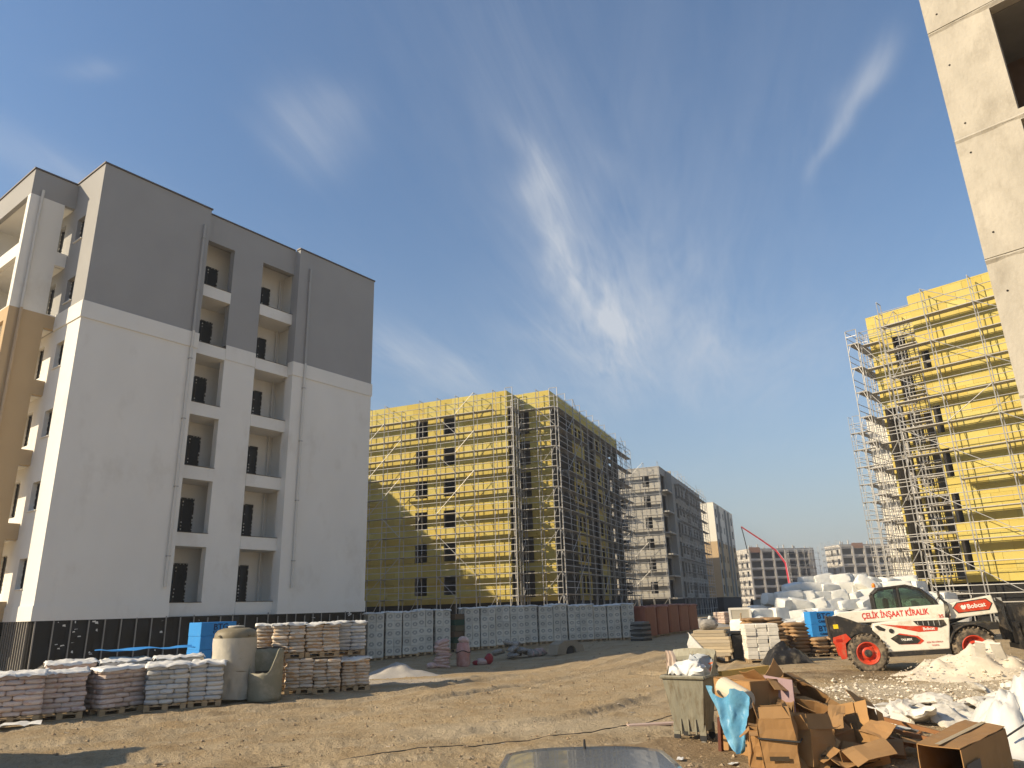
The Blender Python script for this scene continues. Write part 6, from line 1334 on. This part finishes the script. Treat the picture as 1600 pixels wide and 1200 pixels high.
# cartons and sacks of the heap
P_ = lambda px, py, Y: tuple(at_px(px, py, Y))
def grounded(px, Y, dz=0.): 
    q = at_px(px, 1100, Y); return (q.x, Y, gz(q.x, Y)+dz)
carton_open('tilted open carton with its bright side up, on top of the heap', P_(1243, 1112, 10.9), (rad(38), rad(28), rad(-30)), .62, .45, .34, (20, 95, 130, 40), seed=1, amp=.03)
carton_open('tall folded paper carton with a black strap, upright in front', grounded(1213, 9.45), (0, rad(-3), rad(-25)), .40, .28, .60, (-20, -30, -25, 10), seed=30, amp=.03)
T = bpy.context.scene.objects[-1] if False else None
carton_open('dark lidded carton left of the strapped carton', grounded(1183, 9.75), (0, rad(4), rad(-15)), .34, .3, .42, (100, 60, 80, 140), seed=40, amp=.03)
carton_open('slumped carton with upright lit flap, right of the strapped carton', grounded(1258, 9.55), (rad(-4), rad(6), rad(30)), .42, .36, .40, (-15, 70, 15, 30), seed=50, amp=.035)
carton_open('carton tipped on its corner with a bright square end', P_(1302, 1138, 10.7), (rad(75), rad(15), rad(35)), .50, .40, .52, (60, 95, 120, 15), seed=60, amp=.03)
carton_open('torn open carton at the lower right of the heap', grounded(1318, 9.65, .02), (rad(5), rad(-8), rad(15)), .62, .5, .26, (115, 70, 60, 110), seed=70, amp=.045)
carton_open('brown carton crushed in the middle of the heap', P_(1262, 1150, 10.3), (rad(15), rad(-25), rad(60)), .5, .42, .36, (70, 120, 100, 60), seed=80, amp=.05)
carton_open('carton wedged behind the tilted bright one', P_(1210, 1115, 10.6), (rad(-10), rad(10), rad(20)), .46, .4, .40, (140, 80, 100, 60), seed=90, amp=.03)
carton_open('small carton lying open beneath the slumped one', grounded(1232, 10.1), (0, rad(10), rad(70)), .5, .45, .45, (100, 100, 60, 130), seed=95, amp=.03)
carton_open('flattened carton at the far right of the heap', grounded(1352, 10.3), (0, 0, rad(-20)), .7, .55, .2, (120, 100, 130, 90), seed=99, amp=.05, m=m_cardin)
T = thing('strap', 'black strap tied round the tall folded carton', 'strap', grounded(1213, 9.45, .36), rad(-25)); m = MB(); m.path([(.23, -.17, 0), (-.23, -.17, .02), (-.23, .17, 0), (.23, .17, -.01), (.23, -.17, 0)], .012, 5); m.build('band', m_rope, T)
# loose torn cardboard pieces
rgc = random.Random(4)
for k, (px, py, Y, sz, tx, ty, tz) in enumerate(((1225, 1152, 9.9, .30, 60, 20, 10), (1275, 1180, 9.5, .34, 25, -30, 40), (1342, 1178, 9.7, .22, 30, 10, -20), (1292, 1165, 9.9, .26, 70, 10, 80), (1200, 1135, 10.1, .26, 35, 40, 20), (1330, 1188, 9.35, .3, 8, 5, 15))):
    T = ob('cardboard_scrap', None, None, P_(px, py, Y), (rad(tx), rad(ty), rad(tz))); tag(T, ['torn brown flap standing left of the slumped carton', 'bent cardboard strip lying at the bottom of the heap', 'bright torn square of cardboard at the right of the heap', 'curled cardboard strip between the tipped and torn cartons', 'creased paper flap above the dark lidded carton', 'flat cardboard tongue on the ground at the right of the heap'][k], 'cardboard'); m = MB(); sheet(m, (-sz, -sz*.6, 0), (sz, -sz*.5, .03), (sz*.9, sz*.6, 0), (-sz*.8, sz*.55, .04), 6, .05, .006, 100+k); m.build('board', m_card, T)
T = thing('timber_scrap', 'narrow brown timber offcut standing beside the printed box', 'timber', grounded(1119, 10.75), rad(-30)); m = MB(); m.box(-.02, .02, -.06, .06, -.03, .42, Matrix.Rotation(rad(4), 4, 'Y')); m.build('piece', mat('dark_brown_timber', (.14,.05,.03), .7), T)
# slatted timber grid lying on the rubbish
T = thing('slatted_grid', 'brown slatted timber grid lying slantwise on the rubbish', 'timber grid', grounded(1400, 11.0)); o = Vector(T.location); m_slat = mat('reddish_slat', (.26,.12,.045), .7, var=.2, stretch=(1,6,6))
for k, (pa, pb, Ya, Yb) in enumerate((((1322, 1108), (1474, 1147), 11.4, 10.4), ((1330, 1124), (1452, 1155), 11.1, 10.2), ((1340, 1140), (1430, 1165), 10.7, 10.0))):
    m = MB(); beam(m, at_px(*pa, Ya)-o, at_px(*pb, Yb)-o, .05, .05); m.build('slat', m_slat, T)
for f in (.25, .5, .78):
    m = MB(); a = at_px(1322, 1108, 11.4).lerp(at_px(1474, 1147, 10.4), f)-o; b = at_px(1340, 1140, 10.7).lerp(at_px(1430, 1165, 10.0), f)-o; beam(m, a-Vector((0, 0, .055)), b-Vector((0, 0, .055)), .04, .04); m.build('cross_slat', m_slat, T)
# long flat carton lower right
T = thing('cardboard_box', 'large flat cardboard box with torn open end, lower right corner', 'carton', grounded(1490, 9.75), rad(-20)); o = Vector(T.location)
zt_ = .52; Q = []
for px, py in ((1432, 1161), (1500, 1171), (1570, 1137), (1508, 1124)):
    dd = CR @ Vector(((px-800)/1115, -(py-600)/1115, -1)); t_ = (o.z+zt_-EYE.z)/dd.z; Q.append(EYE+dd*t_)
T.rotation_euler = (0, 0, 0)
Q = [q-o for q in Q]; G_ = [Vector((q.x, q.y, .02)) for q in Q]
for nm, a, b, c, d_ in (('top_panel', Q[0], Q[1], Q[2], Q[3]),): m = MB(); sheet(m, a, b, c, d_, 5, .012, .008, 3); m.build(nm, m_card, T)
for k in (1, 2, 3):
    m = MB(); a, b = Q[k], Q[(k+1) % 4]; sheet(m, G_[k], G_[(k+1) % 4], b-Vector((0, 0, .008)), a-Vector((0, 0, .008)), 4, .01, .008, 8+k); m.build('side_panel', m_card, T)
m = MB(); dn = Vector((-.12, -.45, -.10)); mid = (G_[0]+Q[0])*.5; sheet(m, G_[0]+Vector((0, 0, .2)), G_[1]+Vector((0, 0, .2)), G_[1]+Vector((-.2, -.38, .12)), G_[0]+Vector((-.25, -.35, .1)), 4, .02, .008, 14); m.build('open_flap', m_card, T)
m = MB(); sheet(m, G_[0], G_[1], G_[1]+Vector((0, 0, .2)), G_[0]+Vector((0, 0, .2)), 3, .01, .008, 15); m.build('end_panel', m_card, T)
m = MB(); a, b = Q[0].lerp(Q[1], .5), Q[3].lerp(Q[2], .5); w_ = (Q[1]-Q[0]).normalized()*.03; up_ = Vector((0, 0, .018)); m.add([a-w_+up_, a+w_+up_, b+w_+up_, b-w_+up_], [(0,1,2,3)]); m.build('tape', m_tape, T, fix=False)
m = MB(); a, b = Q[1]+Vector((.03, -.012, -.14)), Q[1].lerp(Q[2], .3)+Vector((.01, -.02, -.14)); m.add([a, b, b+Vector((0, 0, -.16)), a+Vector((0, 0, -.16))], [(0,1,2,3)]); m.build('printed_panel', mat('grey_print', (.12,.11,.10), .8), T, fix=False)
# white film heap at the right edge
T = thing('plastic_sheet', 'large sheet of white film draped over rubbish at the right edge', 'plastic sheet', grounded(1588, 10.6)); m = MB(); m.smooth = True
def filmf(u_, v_):
    x = (u_-.5)*1.9; y = (v_-.5)*1.7; e = math.exp(-((x-.05)/.56)**2-((y-.05)/.52)**2)
    th_ = math.atan2(y-.05, x-.05); e *= .86+.22*abs(math.sin(th_*4.5+2*n3((x*2, y*2, 0), 1.5, 6)))+.10*abs(math.sin(th_*11+1)); r = abs(n3((x*1.5, y*.9, 0), 1.3, 12))*2; r2 = abs(n3((x*3+y, y*2, 0), 1.6, 13))*2
    return (x, y, max(-.02, .80*e*(.75+.55*r)+.22*r2*e-.05))
m.grid(filmf, 46, 40); m.build('film', mat('white_thin_film', (.60,.585,.54), .32, var=.12, vscale=3, bump=.35, bscale=6, spec=.5, dirt=((.42,.37,.29), 2, .6, .45)), T, fix=False)
m = MB(); m.path([(-.55, -.5, .2), (-.25, -.5, .35), (.1, -.5, .45), (.5, -.4, .4)], .012, 5); m.build('cord', m_rope, T)
# empty white sacks and foam offcuts thrown about
rgd = random.Random(8); sack_ms = [crumple(pillow('sack', .66, .44, .13, m_white_sack, (18, 13), .4, .04, q), .09, 4.5, q) for q in range(5)]
spots = [(1395, 1085, 13.6), (1425, 1093, 13.2), (1455, 1078, 14.3), (1488, 1088, 13.4), (1518, 1080, 14.0), (1440, 1108, 12.4), (1475, 1104, 12.3), (1505, 1103, 12.6), (1405, 1102, 12.8), (1540, 1092, 13.1), (1535, 1070, 15.1), (1560, 1075, 14.3), (1365, 1097, 13.0), (1580, 1062, 15.6)]
where = ['left end of the white rubbish, by the grid', 'left part of the white rubbish, flat', 'back of the white rubbish, tilted', 'middle of the white rubbish, bulging', 'back right of the white rubbish', 'front of the white rubbish beside the grid', 'front middle of the white rubbish', 'front right near the film sheet', 'front left, half under foam', 'right of the bulging sack', 'foot of the pale rubble mound', 'right end near the rubble mound', 'far left, on bare soil', 'right picture edge behind the film']
for k, (px, py, Y) in enumerate(spots):
    q = at_px(px, py, Y); o_ = ob('empty_sack', sack_ms[k % 5], None, (q.x, q.y, gz(q.x, q.y)+.03+.1*rgd.random()), (rgd.gauss(0, .25), rgd.gauss(0, .25), rgd.uniform(0, 3.1))); o_.scale = (1, 1, rgd.uniform(.7, 1.2)); tag(o_, 'white paper sack at the '+where[k], 'sack', 'white sacks in the rubbish')
for k, (px, Y, l, w_, tz, lab) in enumerate(((1345, 12.2, .75, .35, 20, 'pale board with dark edge lying at the left of the rubbish'), (1385, 11.7, .55, .1, -30, 'short white lath between slatted grid and sacks'), (1465, 12.9, .9, .12, -50, 'long white lath sticking up out of the sacks'), (1405, 11.3, .45, .3, 50, 'grey folded foil bag beside the slatted grid'), (1352, 13.6, .3, .2, 10, 'small white foam block on the churned soil'), (1550, 17.6, .4, .2, 70, 'white foam slab standing on the rubble mound'), (1578, 17.0, .4, .22, 40, 'second white foam slab on the rubble mound at the right edge'))):
    p_ = grounded(px, Y, .12 if k < 5 else .75); T = ob('foam_offcut' if k != 1 and k != 2 else 'lath', None, None, p_, (rad(rgd.uniform(-12, 25)), rad(rgd.uniform(-15, 20) if k < 5 else 55), rad(tz))); tag(T, lab, 'foam' if k not in (1, 2) else 'lath'); m = MB(); sheet(m, (-l/2, -w_/2, 0), (l/2, -w_/2, 0), (l/2, w_/2, 0), (-l/2, w_/2, 0), 4, .012, .05, 40+k); m.build('board', m_block if k != 3 else mat('grey_foil', (.35,.37,.38)), T)
# rubble mound before the loader's front wheel, strewn chips
mound('rubble_mound', 'pale mound of broken plaster in front of the loader front wheel', 'rubble', on(11.6, 19.4), 2.3, 1.5, .78, m_rubble, 15, nu=56, nv=24, rough=.5)
rgq = np.random.default_rng(11); n = 2600; a = rgq.uniform(0, 6.28, n); r = np.sqrt(rgq.uniform(0, 1, n)); cx = 9.8+3.6*r*np.cos(a); cy = 16.6+3.2*r*np.sin(a)
hz = np.maximum(0, .74*(1-np.hypot((cx-11.6)/2.3, (cy-19.4)/1.5)))
s = .012+.05*rgq.uniform(0, 1, n)**5
scatter('plaster_chips', np.stack([cx, cy, ground_h(cx, cy)+hz+s*.2], -1), s, m_rubble, 'chips of white plaster strewn before the loader', 'chips', seed=12)
n = 900; a = rgq.uniform(0, 6.28, n); r = np.sqrt(rgq.uniform(0, 1, n)); cx = 5.2+2.2*r*np.cos(a); cy = 11.6+1.5*r*np.sin(a); s = .008+.03*rgq.uniform(0, 1, n)**4
scatter('litter_chips', np.stack([cx, cy, ground_h(cx, cy)+s*.2], -1), s, mat('pale_litter', (.45,.38,.28), .9, rnd=.35, hue=(.3,.2,.12)), 'small pale litter round the cartons', 'litter', seed=13, flat=.4)
# far rubble and a low pallet at the foot of the grey block
q = at_px(1098, 985, 62.); mound('rubble_heap', 'greyish rubble heap at the foot of the raw grey block', 'rubble', on(q.x, q.y), 3.0, 1.6, .7, mat('grey_rubble', (.32,.30,.27), .95, var=.3, vscale=5, bump=.6, bscale=8), 33)
q = at_px(1137, 975, 66.); bag_stack('distant low pallet of pinkish sacks before the cream block', on(q.x, q.y), rad(30), 1.9, 1.3, 3, 7, .13, m_pink, 71)
# parked white vehicle far down the lane
q = at_px(1187, 948, 120.); T = thing('van', 'small white van parked far down the lane by the distant block', 'van', (q.x, q.y, 0), rad(100))
m = MB(); m.bbox(-2.3, 2.3, -.95, .95, .4, 1.2, .12); m.build('body', m_wpaint, T); m = MB(); m.prism([(-2.2, 1.2), (-2.1, 2.1), (.9, 2.1), (1.5, 1.25)], -.88, .88); m.build('cabin', m_wpaint, T); m = MB(); m.prism([(.95, 2.0), (1.48, 1.3), (.2, 1.3), (.2, 2.0)], -.9, .9); m.build('window', m_pane, T)
for x in (-1.5, 1.5):
    for y in (-.9, .9): m = MB(); m.lathe([(.2, -.1), (.36, -.1), (.36, .1), (.2, .1)], 14, Matrix.Translation((x, y, .36)) @ Matrix.Rotation(rad(90), 4, 'X')); m.build('wheel', m_rope, T)
# unseen container-shaped box, added on the left to shade the near dirt
T = thing('shadow_caster', 'unseen steel box added past the left picture edge to cast a shadow on the dirt', 'container', (-11.6, 8.35, gz(-11.6, 8.4)), 0); m_cont = mat('container_blue_grey', (.20,.26,.30), .5, var=.15, dirt=((.25,.16,.09), 2, .58, .5))
for x in (-1.2, 1.2):
    m = MB(); ys = [-2.9+.145*k for k in range(41)]; P0_ = [(x+(.03 if (k//2) % 2 else 0), y, z) for z in (.15, 2.55) for k, y in enumerate(ys)]; m.add(P0_, [(k, k+1, 41+k+1, 41+k) for k in range(40)]); m.build('side_wall', m_cont, T, fix=False)
m = MB(); m.box(-1.2, 1.2, -2.9, 2.9, 2.55, 2.62); m.build('roof', m_cont, T); m = MB(); m.box(-1.2, 1.2, -2.9, 2.9, 0, .15); m.build('floor_frame', m_cont, T)
for y in (-2.93, 2.9): m = MB(); m.box(-1.2, 1.2, y, y+.03, .15, 2.55); m.build('end_door', m_cont, T)
# thin dark strand in place of an overhead wire's shadow on the dirt
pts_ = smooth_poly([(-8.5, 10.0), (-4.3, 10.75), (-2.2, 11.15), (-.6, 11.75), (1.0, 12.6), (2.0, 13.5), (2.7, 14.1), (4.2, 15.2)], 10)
T = thing('wire_shadow', 'thin dark strand on the dirt in place of an overhead wire shadow, behind the car', 'shadow_line', (0, 0, 0)); m = MB(); m.path([(x, y, gz(x, y)+.004) for x, y in pts_], .008, 5); m.build('shadow_line', m_rope, T)
# crumpled paper scraps on the ground
for k, (px, Y, lab) in enumerate(((28, 15.3, 'crumpled pale sheet on the ground before the leftmost pallet'), (1055, 10.2, 'crumpled paper on the soil near the grey car'), (1135, 9.9, 'white paper scrap in front of the printed box'), (612, 13.2, 'tiny pale paper scrap on open dirt'))):
    p_ = grounded(px, Y, .02); T = ob('paper_scrap', None, None, p_, (0, 0, rgd.uniform(0, 3))); tag(T, lab, 'paper'); z_ = (.9, .16, .14, .06)[k]; m = MB(); m.smooth = True; m.grid(lambda u_, v_: ((u_-.5)*z_, (v_-.5)*z_*.5, .5*z_*.22*(n3((u_*5+k, v_*4, 0), 1.5, k)+.3)), 10, 8); m.build('sheet', m_film, T, fix=False)
T = thing('plank', 'pinkish plank lying on the ground left of the waste container', 'plank', grounded(1018, 13.3), rad(8)); m = MB(); m.box(-.45, .45, -.08, .08, 0, .03); m.build('board', mat('pink_plank', (.48,.36,.30), .8), T)
# ---------------- grey car in the lower centre ----------------
m_cpaint = mat('grey_car_paint', (.34,.345,.34), .25, .6, var=.04, coat=.6, spec=.5, dirt=((.35,.31,.25), 6, .58, .35)); m_cglass = mat('car_glass', (.010,.011,.011), .04, spec=.35)
def car():
    cx = at_px(905, 1163, 4.7).x; zc = gz(cx, 4.0); T = thing('parked_car', 'grey car whose roof and windscreen show at the bottom edge', 'car', (cx, 3.82, zc), rad(-90-2))
    # local x forward (towards the camera), stations along x: roof height, half widths
    zr = at_px(905, 1163, 4.6).z - zc - .06
    st = [(-2.1, .62, .80, .78), (-1.95, .95, .86, .80), (-1.35, 1.02, .88, .82), (.85, .98, .88, .84), (1.6, .88, .87, .80), (2.0, .72, .80, .72), (2.12, .5, .74, .66)]
    def ring(s_): x, z, w1, w2 = s_; return [(x, -w1, .28), (x, -w1-.02, .55), (x, -w2, z-.06), (x, -w2+.12, z), (x, w2-.12, z), (x, w2, z-.06), (x, w1+.02, .55), (x, w1, .28)]
    m = MB(); m.smooth = True; P0 = [p for s_ in st for p in ring(s_)]; F = []
    for k in range(len(st)-1):
        for q in range(8): F.append((k*8+q, k*8+(q+1) % 8, k*8+8+(q+1) % 8, k*8+8+q))
    F += [tuple(range(8)), tuple(range(len(st)*8-8, len(st)*8))]; m.add(P0, F); b = m.build('body', m_cpaint, T)
    # roof: gently crowned panel
    xr0, xr1 = -.95, .80
    def roof(u_, v_):
        y = (u_-.5)*2; x = xr0+(xr1-xr0)*v_; hw = .455+.03*math.sin(math.pi*min(1, v_+.1)); z = zr-.03*(abs(y)**3.5)-.012*(2*v_-1.0)**2
        return (x, y*hw, z)
    m = MB(); m.smooth = True; m.grid(roof, 20, 16); o = m.build('roof', m_cpaint, T, fix=False); so = o.modifiers.new('t', 'SOLIDIFY'); so.thickness = .03
    def pane(name, top, bot, nt=10):
        g = MB(); g.smooth = True; g.grid(lambda u_, v_: tuple(Vector(top(u_)).lerp(Vector(bot(u_)), v_)+Vector((0, 0, .03*math.sin(math.pi*v_)))), nt, 6); return g.build(name, m_cglass, T, fix=False)
    fr = lambda u_: roof(.04+.92*u_, 1.0); pane('windscreen', lambda u_: (fr(u_)[0]+.01, fr(u_)[1], fr(u_)[2]-.012), lambda u_: (1.45-.12*(2*u_-1)**2, (u_-.5)*1.40, .95))
    bk = lambda u_: roof(.04+.92*u_, 0.0); pane('rear_window', lambda u_: (bk(u_)[0], bk(u_)[1], bk(u_)[2]-.01), lambda u_: (-1.65, (u_-.5)*1.3, 1.0))
    for s_ in (0, 1):
        e = lambda v_: roof(s_*.998+.001, v_); sg = -1 if s_ == 0 else 1
        g = MB(); g.smooth = True; g.grid(lambda u_, v_: tuple(Vector((e(u_)[0], e(u_)[1], e(u_)[2]-.03)).lerp(Vector((-1.6+3.0*u_, sg*.80, .95)), v_)), 10, 5); g.build('side_windows', m_cglass, T, fix=False)
        for v0, xb in ((1.0, 1.42), (0.0, -1.68), (.48, -.1)):
            p_ = Vector(e(v0)); m = MB(); m.tube(p_-Vector((0, 0, .02)), (xb, sg*.775, .95), .035 if v0 != .48 else .03, 6); m.build('pillar', m_cpaint if v0 != .48 else m_bpaint, T)
        m = MB(); m.path([roof(s_, v_/8) for v_ in range(9)], .02, 5); m.build('roof_rail', m_cpaint, T)
        mr_ = MB(); mr_.bbox(.95, 1.15, sg*.88-.0 if sg > 0 else sg*.88-.16, sg*.88+.16 if sg > 0 else sg*.88, .92, 1.05, .03); mr_.build('mirror', m_cpaint, T)
        hl = MB(); hl.box(1.92, 2.06, sg*.62-.16, sg*.62+.16, .60, .72); hl.build('headlight', m_pane, T)
        for x in (-1.3, 1.32):
            w_ = MB(); w_.lathe([(.2, -.1), (.31, -.1), (.32, 0), (.31, .1), (.2, .1)], 20, Matrix.Translation((x, sg*.78, .32)) @ Matrix.Rotation(rad(90), 4, 'X')); w_.build('wheel', m_rope, T)
    gl = MB(); gl.smooth = True; gl.grid(lambda u_, v_: (lambda q: (q[0], q[1], q[2]+.004))(roof(.045+.91*u_, .10+.86*v_)), 20, 16); gl.build('glass_roof', m_cglass, T, fix=False)
    a = MB(); p_ = Vector(roof(.5, .05)); a.lathe([(.03, 0), (.024, .02), (.010, .03), (.006, .085), (0, .09)], 10, Matrix.Translation(p_-Vector((0, 0, .005))), close=False); a.build('antenna', m_rope, T)
    for y in (-.3, .35):
        wp = MB(); wp.tube((1.42, y, 1.0), (1.15, y+.45, 1.15), .01, 5); wp.build('wiper', m_rope, T)
    cn = MB(); cn.box(-.7, .9, -.6, .6, .7, .8); cn.build('interior', m_bpaint, T)
car()
# ---------------- dusty air over the whole site ----------------
hz_ = MB(); hz_.box(-420, 420, -60, 620, -1.6, 34); hm = bpy.data.materials.new('dusty_haze'); hm.use_nodes = True; hn = hm.node_tree; hn.nodes.clear()
pv_ = hn.nodes.new('ShaderNodeVolumePrincipled'); pv_.inputs['Color'].default_value = (.86, .88, .92, 1); pv_.inputs['Density'].default_value = .0007; pv_.inputs['Anisotropy'].default_value = .2
ho_ = hn.nodes.new('ShaderNodeOutputMaterial'); hn.links.new(pv_.outputs[0], ho_.inputs['Volume'])
tag(hz_.build('haze', hm), 'pale dusty haze hanging over the building site', 'haze', kind='stuff')
SC.cycles.volume_bounces = 0; SC.cycles.volume_step_rate = 5; SC.cycles.volume_max_steps = 64
